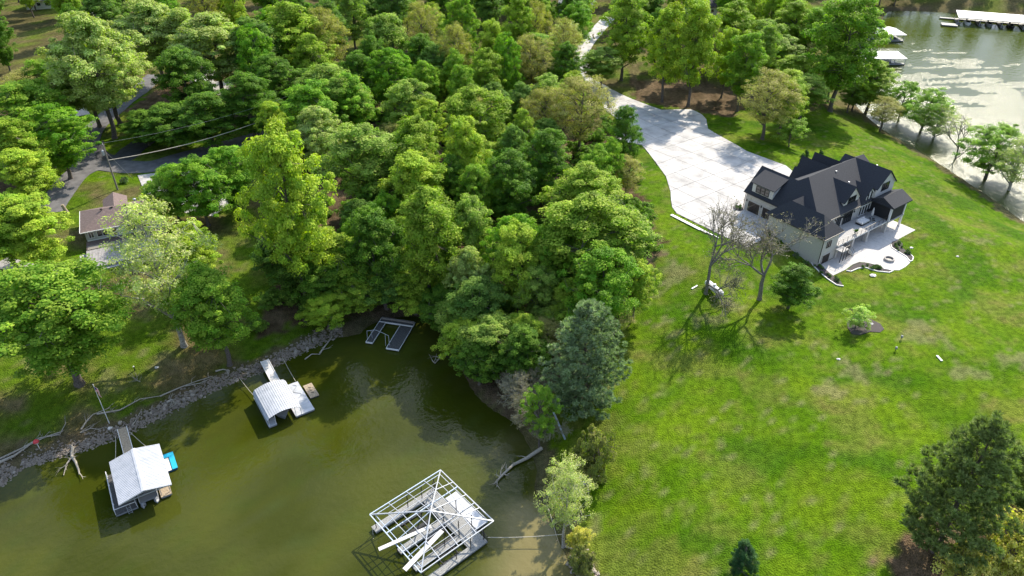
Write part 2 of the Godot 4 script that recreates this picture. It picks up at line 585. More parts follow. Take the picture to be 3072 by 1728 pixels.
func make_land() -> void:
	for w in [
		[[760, 1000], [930, 960], [1100, 940], [1330, 980], [1420, 1180], [1560, 1260], [1650, 1230], [1800, 1010], [1930, 860], [1990, 760], [1950, 640], [1880, 500], [1800, 340], [1700, 250], [1500, 190], [1000, 200], [860, 330], [830, 500], [840, 640], [860, 800]],
		[[430, 420], [640, 400], [900, 330], [900, 220], [500, 250], [380, 330]],
		[[1900, 300], [2040, 322], [2100, 340], [2200, 350], [2240, 320], [2200, 260], [1880, 230]],
		[[150, 480], [60, 640], [0, 700], [-200, 700], [-200, 300], [100, 330]],
		[[2680, 1640], [2740, 1570], [2860, 1560], [3072, 1500], [3200, 1800], [2640, 1800]]]:
		woods.append(ground_poly(w))
	for a in [[2075, 1022, 1.6], [1955, 770, 3.2], [1990, 975, 1.6], [2030, 1000, 1.4], [2190, 845, 2.6], [2210, 920, 3.0], [2885, 1122, 2.2], [2760, 1010, 3.2], [2570, 1110, 3.0], [3055, 1080, 2.4], [2640, 445, 2.0], [2930, 720, 2.2], [2480, 1170, 3.0], [1830, 1150, 1.8], [1780, 1580, 1.8], [1960, 880, 2.6], [2020, 820, 2.6], [330, 1150, 3.0], [520, 1090, 3.0], [140, 1080, 3.0], [2130, 960, 2.2]]:
		var sp := on_ground(a[0], a[1])
		bare_spots.append(Vector3(sp.x, a[2], sp.z))
	drive_poly = ground_poly(DRIVE_PX)
	var xs := grid_lines(-330.0, 355.0, -112.0, 132.0, 1.0, 4.0)
	var zs := grid_lines(-440.0, 60.0, -205.0, -46.0, 1.0, 4.0)
	var nx := xs.size()
	var nz := zs.size()
	var mb := Mb.new()
	mb.v.resize(nx * nz)
	mb.n.resize(nx * nz)
	mb.c.resize(nx * nz)
	for j in nz:
		for i in nx:
			var x := xs[i]
			var z := zs[j]
			var d := shore_dist(x, z)
			var y := hgt(x, z)
			var k := j * nx + i
			mb.c[k] = ground_colour(x, z, d)
			var q := house_local(x, z)
			if (q.x > 0.4 and q.x < 27.0 and q.y > -19.0 and q.y < -0.4) or Geometry2D.is_point_in_polygon(Vector2(x, z), drive_poly):
				y -= 0.22
			elif d > 1.0:
				y += mott.get_noise_2d(x * 9.0, z * 9.0) * 0.10
			mb.v[k] = Vector3(x, y, z)
	for j in nz:
		for i in nx:
			var k := j * nx + i
			var dx := mb.v[j * nx + mini(i + 1, nx - 1)] - mb.v[j * nx + maxi(i - 1, 0)]
			var dz := mb.v[mini(j + 1, nz - 1) * nx + i] - mb.v[maxi(j - 1, 0) * nx + i]
			mb.n[k] = dz.cross(dx).normalized()
	for j in nz - 1:
		for i in nx - 1:
			var k := j * nx + i
			mb.i.append_array(PackedInt32Array([k, k + 1, k + nx, k + 1, k + nx + 1, k + nx]))
	struct("ground", mb, M.ground)

	# water: olive, silt stirred up along the near shore
	var wx := grid_lines(-330.0, 420.0, -80.0, 260.0, 2.0, 8.0)
	var wz := grid_lines(-440.0, 60.0, -290.0, -44.0, 2.0, 8.0)
	var wb := Mb.new()
	for z in wz:
		for x in wx:
			var n1 := mott.get_noise_2d(x * 1.2 + 300.0, z * 1.2)
			var n2 := lump.get_noise_2d(x * 1.3, z * 1.3 - 70.0)
			var d := -shore_dist(x, z)
			var c := Color(0.036, 0.044, 0.007).lerp(Color(0.056, 0.065, 0.010), clampf(0.5 + n1 * 1.3, 0.0, 1.0))
			if z < -150.0: c = Color(0.050, 0.064, 0.006)
			# silt in the shallows below the lawn, in torn clouds
			var silt := clampf(1.1 - absf(d - 2.0) / 6.0 + n2 * 2.2 + n1, 0.0, 1.0) * smoothstep(-8.0, 2.0, x) * smoothstep(-82.0, -72.0, z)
			c = c.lerp(Color(0.20, 0.17, 0.075), silt * 0.8)
			wb.v.append(Vector3(x, 0, z)); wb.n.append(Vector3.UP); wb.c.append(c)
	for j in wz.size() - 1:
		for i in wx.size() - 1:
			var k := j * wx.size() + i
			wb.i.append_array(PackedInt32Array([k, k + 1, k + wx.size(), k + 1, k + wx.size() + 1, k + wx.size()]))
	var cove := Mb.new()
	var lake := Mb.new()
	var wind := Mb.new()   # where the breeze ruffles the lake, in streaks at its far side
	for k in range(0, wb.i.size(), 3):
		var c: Vector3 = (wb.v[wb.i[k]] + wb.v[wb.i[k + 1]] + wb.v[wb.i[k + 2]]) / 3.0
		var t: Mb = cove
		if c.z < -130.0 or c.x > 60.0:
			var streak := mott.get_noise_2d((c.x - c.z * 0.5) * 0.7, (c.z + c.x * 0.2) * 3.2)
			t = wind if c.z > -243.0 + lump.get_noise_2d(c.x * 0.8, 5.0) * 40.0 + streak * 70.0 else lake
		for q in 3: t.i.append(wb.i[k + q])
	for t in [cove, lake, wind]:
		t.v = wb.v; t.n = wb.n; t.c = wb.c
	struct("cove_water", cove, water_material(0.06, 0.2, 34.0))
	struct("lake_water", lake, water_material(0.06, 0.3, 40.0))
	struct("ruffled_water", wind, water_material(0.2, 0.9, 9.0))

func strip_poly(px: Array, width: float, k := 1.0) -> PackedVector2Array:
	var pts := []
	for p in px:
		var q := on_ground(p[0] * k, p[1] * k)
		pts.append(Vector2(q.x, q.z))
	var fine := []
	for s in pts.size() - 1:
		var p0: Vector2 = pts[maxi(s - 1, 0)]
		var p1: Vector2 = pts[s]
		var p2: Vector2 = pts[s + 1]
		var p3: Vector2 = pts[mini(s + 2, pts.size() - 1)]
		for t in 5: fine.append(p1.cubic_interpolate(p2, p0, p3, t / 5.0))
	fine.append(pts[-1])
	var l := PackedVector2Array()
	var r := PackedVector2Array()
	for s in fine.size():
		var dir: Vector2 = (fine[mini(s + 1, fine.size() - 1)] - fine[maxi(s - 1, 0)]).normalized().orthogonal()
		l.append(fine[s] + dir * width * 0.5)
		r.append(fine[s] - dir * width * 0.5)
	r.reverse()
	l.append_array(r)
	return l

func make_paving() -> void:
	# the big concrete drive: slabs with open joints
	var drive := struct("driveway", null, null)
	var turn := deg_to_rad(-36.0)
	for mb in drape(drive_poly, 6.0, turn, 0.10, 0.03):
		var t := 0.97 + 0.03 * sin(mb.v[0].x * 12.9 + mb.v[0].z * 3.1)
		for k in mb.c.size(): mb.c[k] = Color(t, t, t)
		part(drive, "slab", mb, M.concrete)
	var lane := struct("lane", merge(drape(strip_poly([[1745, 208], [1742, 180], [1748, 150], [1768, 120], [1795, 88], [1830, 50]], 5.0), 2.0, 0.0, 0.0, 0.05)), M.concrete)
	lane.set_meta("kind", "structure")
	# roads by the left house
	struct("road", merge(drape(strip_poly([[140, 640], [185, 575], [235, 520], [300, 495], [370, 500], [450, 500], [530, 480], [640, 448], [760, 415], [900, 370]], 6.0), 2.0, 0.0, 0.0, 0.09)), M.asphalt)
	struct("road", merge(drape(strip_poly([[245, 515], [250, 470], [262, 430], [280, 390], [320, 350], [380, 300], [430, 262], [470, 225]], 5.5), 2.0, 0.0, 0.0, 0.095)), M.asphalt)
	struct("turning_lane", merge(drape(strip_poly([[275, 430], [285, 465], [320, 483], [365, 478], [410, 440], [470, 400]], 5.5), 2.0, 0.0, 0.0, 0.085)), M.new_asphalt)
	struct("gravel_path", merge(drape(strip_poly([[0, 785], [60, 800], [130, 812], [210, 812], [265, 800]], 3.4), 2.0, 0.0, 0.0, 0.06)), M.gravel)
	struct("gravel_drive", merge(drape(strip_poly([[170, 270], [200, 290], [215, 320], [230, 350]], 6.5), 2.0, 0.0, 0.0, 0.06)), M.gravel)
	var pad := struct("concrete_pad", null, null)
	for mb in drape(ground_poly([[413, 527], [512, 512], [660, 520], [700, 600], [640, 650], [560, 640], [440, 590]]), 4.6, 0.4, 0.04, 0.10):
		part(pad, "slab", mb, M.concrete)
	struct("yard_drive", merge(drape(ground_poly([[640, 180], [660, 240], [700, 250], [680, 290], [600, 275], [570, 240]]), 2.0, 0.0, 0.0, 0.06)), M.gravel)

# ---------------------------------------------------------------- trees
var protos := {}
const LEAF_GAIN := 2.15

func leaf_mat(backlight: Color) -> StandardMaterial3D:
	var m := StandardMaterial3D.new()
	m.vertex_color_use_as_albedo = true
	m.roughness = 0.6
	m.metallic_specular = 0.3
	m.backlight_enabled = true
	m.backlight = backlight
	return m

func leaf(mb: Mb, p: Vector3, nn: Vector3, tg: Vector3, l: float, w: float, col: Color) -> void:
	var b := nn.cross(tg).normalized()
	var t := b.cross(nn)
	var s := mb.v.size()
	mb.v.append(p - t * l); mb.v.append(p + b * w + nn * w * 0.25); mb.v.append(p + t * l); mb.v.append(p - b * w + nn * w * 0.25)
	mb.n.append(nn); mb.n.append(nn); mb.n.append(nn); mb.n.append(nn)
	mb.c.append(col); mb.c.append(col); mb.c.append(col); mb.c.append(col)
	mb.i.append(s); mb.i.append(s + 1); mb.i.append(s + 2)
	mb.i.append(s); mb.i.append(s + 2); mb.i.append(s + 3)

func rand_dir(r: RandomNumberGenerator) -> Vector3:
	var y := r.randf_range(-1.0, 1.0)
	var a := r.randf() * TAU
	var q := sqrt(1.0 - y * y)
	return Vector3(cos(a) * q, y, sin(a) * q)

# a broadleaved tree of height 20 m and crown width 11 m
func leafy(seed_: int, o: Dictionary) -> Dictionary:
	var r := RandomNumberGenerator.new()
	r.seed = seed_
	var nz := FastNoiseLite.new()
	nz.seed = seed_
	nz.frequency = 0.16
	nz.fractal_octaves = 2
	var H: float = o.get("h", 20.0)
	var W: float = o.get("w", 11.0)
	var cb: float = o.get("base", 0.22) * H
	var tr: float = o.get("tuft", 1.0) * 0.84
	var count := int(o.get("tufts", 230) * 1.4)
	var per := int(o.get("leaves", 80) * 1.6)
	var sz: float = o.get("size", 0.2) * 0.7
	var sparse: float = o.get("gap", 0.0)
	var skew: float = o.get("skew", 0.85)
	var cols: Array = o.cols
	var trunk := Mb.new()
	var crown := Mb.new()
	# trunk with a few bends
	var tp := []
	var wob := Vector3.ZERO
	for k in 9:
		tp.append(Vector3(0, H * 0.86 * k / 8.0, 0) + wob)
		wob += Vector3(r.randf_range(-1, 1), 0, r.randf_range(-1, 1)) * H * 0.012
	var r0: float = o.get("girth", 0.34)
	trunk.tube(Vector3(0, -0.6, 0), Vector3(0, 0.5, 0), r0 * 1.7, r0 * 1.05, 8, Color.WHITE, false)
	trunk.path(tp, r0, 0.06, 7)
	# a few uneven lobes, each a boss of tufts; strays between them
	var lobes := []
	var nlobe: int = o.get("lobes", 13)
	for k in nlobe:
		var t := (k + r.randf()) / nlobe
		var prof := pow(maxf(sin(PI * pow(t, skew)), 0.0), 0.62)
		var a := k * 2.4 + r.randf_range(-0.6, 0.6)
		var out := r.randf_range(0.3, 0.78) * prof * W * 0.5
		var rad := W * r.randf_range(0.17, 0.31) * (0.6 + 0.5 * prof)
		lobes.append([Vector3(cos(a) * out, cb + (H - cb) * lerpf(0.08, 0.9, t), sin(a) * out), rad])
	var tufts := []
	var tries := 0
	while tufts.size() < count and tries < count * 40:
		tries += 1
		var p: Vector3
		if r.randf() < 0.88:
			var L: Array = lobes[r.randi() % nlobe]
			var d := rand_dir(r)
			if r.randf() < 0.5: d.y = absf(d.y)
			p = L[0] + Vector3(d.x, d.y * 0.95, d.z) * L[1] * pow(r.randf(), 0.28) * (1.0 + 0.3 * nz.get_noise_3d(d.x * 9.0 + L[1] * 50.0, d.y * 9.0, d.z * 9.0))
		else:
			var t := r.randf()
			var prof := pow(maxf(sin(PI * pow(t, skew)), 0.0), 0.62)
			var a := r.randf() * TAU
			var rr := sqrt(r.randf_range(0.1, 1.15)) * prof * W * 0.5
			p = Vector3(cos(a) * rr, cb + (H - cb - tr * 0.4) * t, sin(a) * rr)
		if p.y < cb * 0.7 or p.y > H: continue
		if nz.get_noise_3d(p.x * 2.3, p.y * 2.3, p.z * 2.3) < -0.28 + sparse: continue
		var ok := true
		for q in tufts:
			if q.distance_squared_to(p) < tr * tr * 0.3: ok = false; break
		if ok: tufts.append(p)
	# limbs reach for groups of tufts, twigs for each
	var limbs := []
	var nl: int = o.get("limbs", 15)
	for k in nl:
		var e: Vector3 = tufts[r.randi() % tufts.size()]
		var out := Vector2(e.x, e.z).length()
		var y0 := clampf(e.y - out * r.randf_range(0.7, 1.1), cb * 0.75, H * 0.8)
		var f := y0 / (H * 0.86) * 8.0
		var s0: Vector3 = tp[mini(int(f), 7)].lerp(tp[mini(int(f) + 1, 8)], f - int(f))
		var mid: Vector3 = s0.lerp(e, 0.5) + Vector3(r.randf_range(-0.5, 0.5), out * 0.12, r.randf_range(-0.5, 0.5))
		var pts := [s0, s0.lerp(mid, 0.5), mid, mid.lerp(e, 0.5) + Vector3(0, 0.2, 0), e]
		trunk.path(pts, r0 * lerpf(0.5, 0.22, y0 / H), 0.03, 5)
		limbs.append(pts)
	for e in tufts:
		var best := 1e9
		var at: Vector3 = tp[4]
		for pts in limbs:
			for q in pts:
				var dd: float = q.distance_squared_to(e)
				if dd < best: best = dd; at = q
		if best < 30.0:
			trunk.tube(at, e, 0.04, 0.012, 3, Color.WHITE, false)
	for e in tufts:
		var tone := r.randf_range(0.8, 1.2)
		var pick := clampf(r.randfn(0.5, 0.4), 0.0, 1.0)
		var rad := tr * r.randf_range(0.55, 1.35)
		var outward := Vector3(e.x, (e.y - H * 0.5) * 0.5, e.z).normalized()
		for k in per:
			var d := rand_dir(r)
			if r.randf() < 0.7: d.y = absf(d.y)
			var q: Vector3 = e + Vector3(d.x, d.y * 0.9, d.z) * rad * pow(r.randf(), 0.4)
			var nn := (d * 0.6 + Vector3.UP * 0.4 + outward * 0.3 + rand_dir(r) * 0.7).normalized()
			var c: Color = cols[0].lerp(cols[1], clampf(pick + r.randf_range(-0.35, 0.35), 0.0, 1.0)) * (tone * r.randf_range(0.82, 1.18) * LEAF_GAIN)
			var s := sz * r.randf_range(0.7, 1.35)
			leaf(crown, q, nn, rand_dir(r), s, s * 0.62, c)
	return {"trunk": trunk.mesh(), "crown": crown.mesh(), "bark": o.get("bark", M.bark), "leaf": leaf_mat(o.get("back", Color(0.85, 1.0, 0.28))), "h": H, "w": W}

func pine(seed_: int, cols: Array) -> Dictionary:
	var r := RandomNumberGenerator.new()
	r.seed = seed_
	var H := 18.0
	var W := 11.0
	var trunk := Mb.new()
	var crown := Mb.new()
	trunk.path([Vector3(0, -0.6, 0), Vector3(0.1, 5, 0), Vector3(-0.1, 11, 0.1), Vector3(0, H * 0.98, 0)], 0.36, 0.04, 8)
	for k in 17:
		var t := k / 16.0
		var y := lerpf(H * 0.10, H * 0.96, t)
		var reach := W * 0.5 * pow(1.0 - t, 0.62) * (0.72 + 0.28 * smoothstep(0.0, 0.25, t)) + 0.35
		var nb := 7 if t < 0.7 else 5
		for b in nb:
			var a := TAU * (b + r.randf_range(-0.3, 0.3)) / nb + k * 1.1
			var L := reach * r.randf_range(0.72, 1.15)
			var dir := Vector3(cos(a), lerpf(0.02, 0.75, t) + r.randf_range(-0.05, 0.18), sin(a))
			var pts := []
			for s in 5:
				var f := s / 4.0
				pts.append(Vector3(0, y, 0) + dir * L * f + Vector3(0, -0.35 * L * 0.3 * sin(f * PI) + 0.16 * L * f * f, 0))
			trunk.path(pts, 0.07 * (1.2 - t), 0.015, 4)
			var nt := int(5 + L * 2.9)
			for s in nt:
				var f := lerpf(0.28, 1.04, (s + r.randf()) / nt)
				var fi := clampf(f, 0.0, 0.999) * 4.0
				var p: Vector3 = pts[int(fi)].lerp(pts[int(fi) + 1], fi - int(fi))
				var side := Vector3(-sin(a), 0, cos(a)) * r.randf_range(-1, 1) * (0.35 + L * 0.16) * (1.15 - f * 0.6)
				p += side + Vector3(0, r.randf_range(-0.05, 0.25), 0)
				var tone := r.randf_range(0.75, 1.25)
				var ax := (dir.normalized() * 0.8 + side.normalized() * 0.5 + Vector3.UP * 0.75).normalized()
				for m in 30:
					var dd := (ax + rand_dir(r) * 0.95).normalized()
					var nn := dd.cross(rand_dir(r)).normalized()
					var c: Color = cols[0].lerp(cols[1], r.randf()) * tone
					leaf(crown, p + dd * 0.26, nn, dd, 0.30, 0.055, c)
	return {"trunk": trunk.mesh(), "crown": crown.mesh(), "bark": M.bark, "leaf": leaf_mat(Color(0.7, 0.8, 0.5)), "h": H, "w": W}

func grow(mb: Mb, r: RandomNumberGenerator, p: Vector3, d: Vector3, l: float, rad: float, depth: int, tips: Array, droop: float) -> void:
	var q := p
	var dd := d
	var n := 3 if depth > 1 else 2
	for k in n:
		dd = (dd + rand_dir(r) * 0.16 + Vector3(0, droop, 0)).normalized()
		var q2 := q + dd * l / n
		mb.tube(q, q2, rad * (1.0 - 0.28 * k / n), rad * (1.0 - 0.28 * (k + 1) / n), 6 if depth > 3 else 4 if depth > 1 else 3, Color.WHITE, false)
		q = q2
		if depth <= 2: tips.append(q)
		if depth > 0 and k < n - 1 and r.randf() < 0.45:
			var s := (dd + rand_dir(r) * 0.95).normalized()
			grow(mb, r, q, s, l * r.randf_range(0.5, 0.72), rad * 0.5, depth - 1, tips, droop)
	if depth == 0:
		return
	for k in (3 if depth > 2 else 2):
		var s := (dd + rand_dir(r) * 0.72 + Vector3(0, 0.08, 0)).normalized()
		grow(mb, r, q, s, l * r.randf_range(0.62, 0.82), rad * 0.6, depth - 1, tips, droop)

func bare(seed_: int, budding: float, bcols: Array, depth := 6, bark: Material = null) -> Dictionary:
	var r := RandomNumberGenerator.new()
	r.seed = seed_
	var mb := Mb.new()
	var tips := []
	mb.tube(Vector3(0, -0.5, 0), Vector3(0, 0.4, 0), 0.5, 0.36, 7, Color.WHITE, false)
	grow(mb, r, Vector3(0, 0.2, 0), Vector3(0.05, 1, 0.03).normalized(), 5.2, 0.34, depth, tips, 0.02)
	var cr := Mb.new()
	for p in tips:
		if r.randf() < budding:
			for m in 3:
				var s := r.randf_range(0.07, 0.15)
				leaf(cr, p + rand_dir(r) * 0.25, (rand_dir(r) + Vector3.UP * 0.4).normalized(), rand_dir(r), s, s * 0.6, bcols[0].lerp(bcols[1], r.randf()))
	var hi := 0.0
	var wi := 0.0
	for p in mb.v:
		hi = maxf(hi, p.y)
		wi = maxf(wi, maxf(absf(p.x), absf(p.z)))
	return {"trunk": mb.mesh(), "crown": cr.mesh(), "bark": bark if bark else M.grey_wood, "leaf": leaf_mat(Color(0.5, 0.5, 0.3)), "h": hi, "w": wi * 1.7}

func make_protos() -> void:
	var C := func(r: float, g: float, b: float) -> Color: return Color(r, g, b)
	protos.maple = [leafy(11, {"cols": [C.call(0.085, 0.165, 0.016), C.call(0.188, 0.255, 0.030)], "tufts": 270, "leaves": 85, "skew": 0.9})]
	protos.maple2 = [leafy(12, {"cols": [C.call(0.074, 0.165, 0.014), C.call(0.160, 0.250, 0.022)], "tufts": 250, "leaves": 85, "skew": 1.1, "base": 0.16}), leafy(112, {"cols": [C.call(0.074, 0.165, 0.014), C.call(0.160, 0.250, 0.022)], "tufts": 250, "leaves": 85, "skew": 1.1, "base": 0.16})]
	protos.yellow = [leafy(13, {"cols": [C.call(0.132, 0.212, 0.018), C.call(0.222, 0.275, 0.028)], "tufts": 250, "leaves": 85, "base": 0.2, "back": Color(0.85, 0.9, 0.2)}), leafy(113, {"cols": [C.call(0.132, 0.212, 0.018), C.call(0.222, 0.275, 0.028)], "tufts": 250, "leaves": 85, "base": 0.2, "back": Color(0.85, 0.9, 0.2)})]
	protos.pale = [leafy(14, {"cols": [C.call(0.194, 0.215, 0.058), C.call(0.280, 0.320, 0.110)], "tufts": 300, "leaves": 80, "tuft": 0.95, "skew": 0.8, "base": 0.26})]
	protos.deep = [leafy(15, {"cols": [C.call(0.048, 0.105, 0.014), C.call(0.103, 0.170, 0.020)], "tufts": 270, "leaves": 80, "base": 0.1, "skew": 1.0}), leafy(115, {"cols": [C.call(0.048, 0.105, 0.014), C.call(0.103, 0.170, 0.020)], "tufts": 270, "leaves": 80, "base": 0.1, "skew": 1.0})]
	protos.deep2 = [leafy(16, {"cols": [C.call(0.057, 0.115, 0.022), C.call(0.125, 0.190, 0.035)], "tufts": 240, "leaves": 80, "base": 0.2, "skew": 1.3, "w": 9.0})]
	protos.mid = [leafy(17, {"cols": [C.call(0.114, 0.175, 0.018), C.call(0.217, 0.265, 0.032)], "tufts": 260, "leaves": 75, "base": 0.2, "w": 10.0}), leafy(117, {"cols": [C.call(0.114, 0.175, 0.018), C.call(0.217, 0.265, 0.032)], "tufts": 260, "leaves": 75, "base": 0.2, "w": 10.0}), leafy(217, {"cols": [C.call(0.114, 0.175, 0.018), C.call(0.217, 0.265, 0.032)], "tufts": 260, "leaves": 75, "base": 0.2, "w": 10.0})]
	protos.mid2 = [leafy(18, {"cols": [C.call(0.108, 0.170, 0.028), C.call(0.217, 0.265, 0.055)], "tufts": 230, "leaves": 70, "gap": 0.08, "skew": 1.1, "base": 0.25, "w": 9.0}), leafy(118, {"cols": [C.call(0.108, 0.170, 0.028), C.call(0.217, 0.265, 0.055)], "tufts": 230, "leaves": 70, "gap": 0.08, "skew": 1.1, "base": 0.25, "w": 9.0})]
	protos.silver = leafy(19, {"cols": [C.call(0.220, 0.235, 0.085), C.call(0.340, 0.345, 0.150)], "tufts": 190, "leaves": 36, "size": 0.17, "gap": 0.16, "bark": M.pale_bark, "limbs": 22, "base": 0.28})
	protos.budding = [leafy(20, {"cols": [C.call(0.180, 0.160, 0.055), C.call(0.270, 0.240, 0.085)], "tufts": 260, "leaves": 45, "size": 0.15, "gap": 0.04, "limbs": 26, "base": 0.24})]
	protos.openleaf = leafy(21, {"cols": [C.call(0.103, 0.185, 0.020), C.call(0.182, 0.260, 0.030)], "tufts": 150, "leaves": 60, "gap": 0.16, "limbs": 20, "base": 0.3, "tuft": 0.95})
	protos.pine = pine(31, [C.call(0.24, 0.32, 0.16), C.call(0.40, 0.48, 0.28)])
	protos.darkpine = pine(32, [C.call(0.19, 0.25, 0.075), C.call(0.34, 0.40, 0.14)])
	protos.cedar = leafy(33, {"cols": [C.call(0.020, 0.055, 0.022), C.call(0.045, 0.090, 0.030)], "h": 6.0, "w": 4.0, "tufts": 160, "leaves": 60, "tuft": 0.42, "size": 0.1, "base": 0.03, "skew": 0.55, "girth": 0.1, "limbs": 6})
	protos.shrub = leafy(34, {"cols": [C.call(0.091, 0.110, 0.030), C.call(0.182, 0.170, 0.060)], "h": 4.0, "w": 5.0, "tufts": 130, "leaves": 55, "tuft": 0.5, "size": 0.12, "base": 0.06, "girth": 0.06, "limbs": 14})
	protos.goldshrub = leafy(35, {"cols": [C.call(0.260, 0.240, 0.050), C.call(0.400, 0.330, 0.100)], "h": 4.0, "w": 5.0, "tufts": 110, "leaves": 45, "tuft": 0.5, "size": 0.12, "base": 0.1, "girth": 0.06, "limbs": 14})
	protos.sapling = leafy(36, {"cols": [C.call(0.125, 0.190, 0.035), C.call(0.217, 0.270, 0.060)], "h": 6.5, "w": 6.0, "tufts": 90, "leaves": 50, "tuft": 0.6, "size": 0.13, "base": 0.3, "girth": 0.11, "limbs": 12})
	protos.willow = leafy(37, {"cols": [C.call(0.228, 0.270, 0.060), C.call(0.300, 0.360, 0.120)], "h": 5.5, "w": 5.0, "tufts": 110, "leaves": 60, "tuft": 0.5, "size": 0.1, "base": 0.2, "girth": 0.08, "skew": 0.7})
	protos.bush = leafy(38, {"cols": [C.call(0.050, 0.100, 0.030), C.call(0.114, 0.160, 0.045)], "h": 1.0, "w": 1.1, "tufts": 40, "leaves": 40, "tuft": 0.2, "size": 0.05, "base": 0.05, "girth": 0.03, "limbs": 6})
	protos.under = leafy(39, {"cols": [C.call(0.075, 0.14, 0.02), C.call(0.15, 0.21, 0.035)], "h": 3.2, "w": 4.6, "tufts": 60, "leaves": 36, "tuft": 0.6, "size": 0.19, "base": 0.04, "girth": 0.05, "limbs": 6, "lobes": 7})
	protos.bare = bare(41, 0.22, [C.call(0.200, 0.190, 0.090), C.call(0.300, 0.280, 0.140)])
	protos.bare2 = bare(43, 0.25, [C.call(0.200, 0.190, 0.090), C.call(0.300, 0.280, 0.140)])
	protos.thinbare = bare(45, 0.3, [C.call(0.200, 0.190, 0.090), C.call(0.300, 0.280, 0.140)], 4)
	protos.twiggy = bare(44, 0.95, [C.call(0.260, 0.250, 0.130), C.call(0.360, 0.340, 0.200)], 6, M.pale_bark)

const KIND := {
	"maple": ["broadleaf_tree", "full bright green broadleaf tree"], "maple2": ["broadleaf_tree", "deep-crowned bright green broadleaf tree"],
	"yellow": ["broadleaf_tree", "yellow-green broadleaf tree"], "pale": ["oak_tree", "pale sage-green oak in new leaf"],
	"deep": ["broadleaf_tree", "low-branched dark green broadleaf tree"], "deep2": ["broadleaf_tree", "narrow dark green broadleaf tree"],
	"mid": ["broadleaf_tree", "mid-green broadleaf tree"], "mid2": ["broadleaf_tree", "slender loose mid-green tree"],
	"silver": ["sycamore_tree", "thin-leaved pale tree with light bark"], "budding": ["budding_tree", "tan budding tree with fine twigs"],
	"openleaf": ["broadleaf_tree", "open-crowned fresh green tree"], "pine": ["pine_tree", "blue-green pine"], "darkpine": ["pine_tree", "dark green pine"],
	"cedar": ["cedar_tree", "small dark cedar"], "shrub": ["shrub", "olive-green shrub"], "goldshrub": ["shrub", "golden leafing shrub"],
	"sapling": ["young_tree", "young tree"], "willow": ["young_tree", "weeping young tree"], "bush": ["garden_bush", "small clipped bush"],
	"bare": ["bare_tree", "nearly bare tree"], "bare2": ["bare_tree", "nearly bare tree"], "thinbare": ["bare_tree", "leafless tree"], "twiggy": ["budding_tree", "grey twiggy tree with pale buds"]}

var tree_rng := RandomNumberGenerator.new()
var stands := []   # places taken

func tree(kind: String, p: Vector3, h: float, w: float, label: String, group := "", turn := -1.0) -> Node3D:
	var pr: Dictionary = protos[kind] if protos[kind] is Dictionary else protos[kind][tree_rng.randi() % protos[kind].size()]
	var t := thing(KIND[kind][0], label, "shrub" if kind in ["shrub", "goldshrub", "bush"] else "tree", p, (tree_rng.randf() * 360.0 if turn < 0.0 else turn), group)
	var sq := tree_rng.randf_range(0.92, 1.1)
	t.scale = Vector3(w / pr.w * sq, h / pr.h, w / pr.w / sq)
	part(t, "trunk", pr.trunk, pr.bark)
	part(t, "crown", pr.crown, pr.leaf)
	stands.append(Vector3(p.x, w, p.z))
	return t

# base pixel, row of the top, crown width in pixels
func tree_based(kind: String, u: float, v: float, top: float, wpx: float, label: String, group := "", turn := -1.0) -> Node3D:
	var p := on_ground(u, v)
	var lo := 1.0
	var hi := 45.0
	for k in 30:
		var m := (lo + hi) * 0.5
		if to_pixel(p + Vector3(0, m, 0)).y > top: lo = m
		else: hi = m
	var c := p + Vector3(0, lo * 0.6, 0)
	var ppm := FPX / (c - Vector3(0, CAM_H, 0)).length()
	return tree(kind, p, lo, wpx / ppm, label, group, turn)

# pixel of the crown's top and an assumed height
func tree_topped(kind: String, u: float, v: float, wpx: float, h: float, label: String, group := "") -> Node3D:
	var p := on_level(u, v, 7.0 + h)
	for k in 4:
		p = on_level(u, v, hgt(p.x, p.z) + h)
	p.y = hgt(p.x, p.z)
	if shore_dist(p.x, p.z) < 0.8: return null
	var c := p + Vector3(0, h * 0.65, 0)
	var ppm := FPX / (c - Vector3(0, CAM_H, 0)).length()
	return tree(kind, p, h, wpx * 1.2 / ppm, label, group)

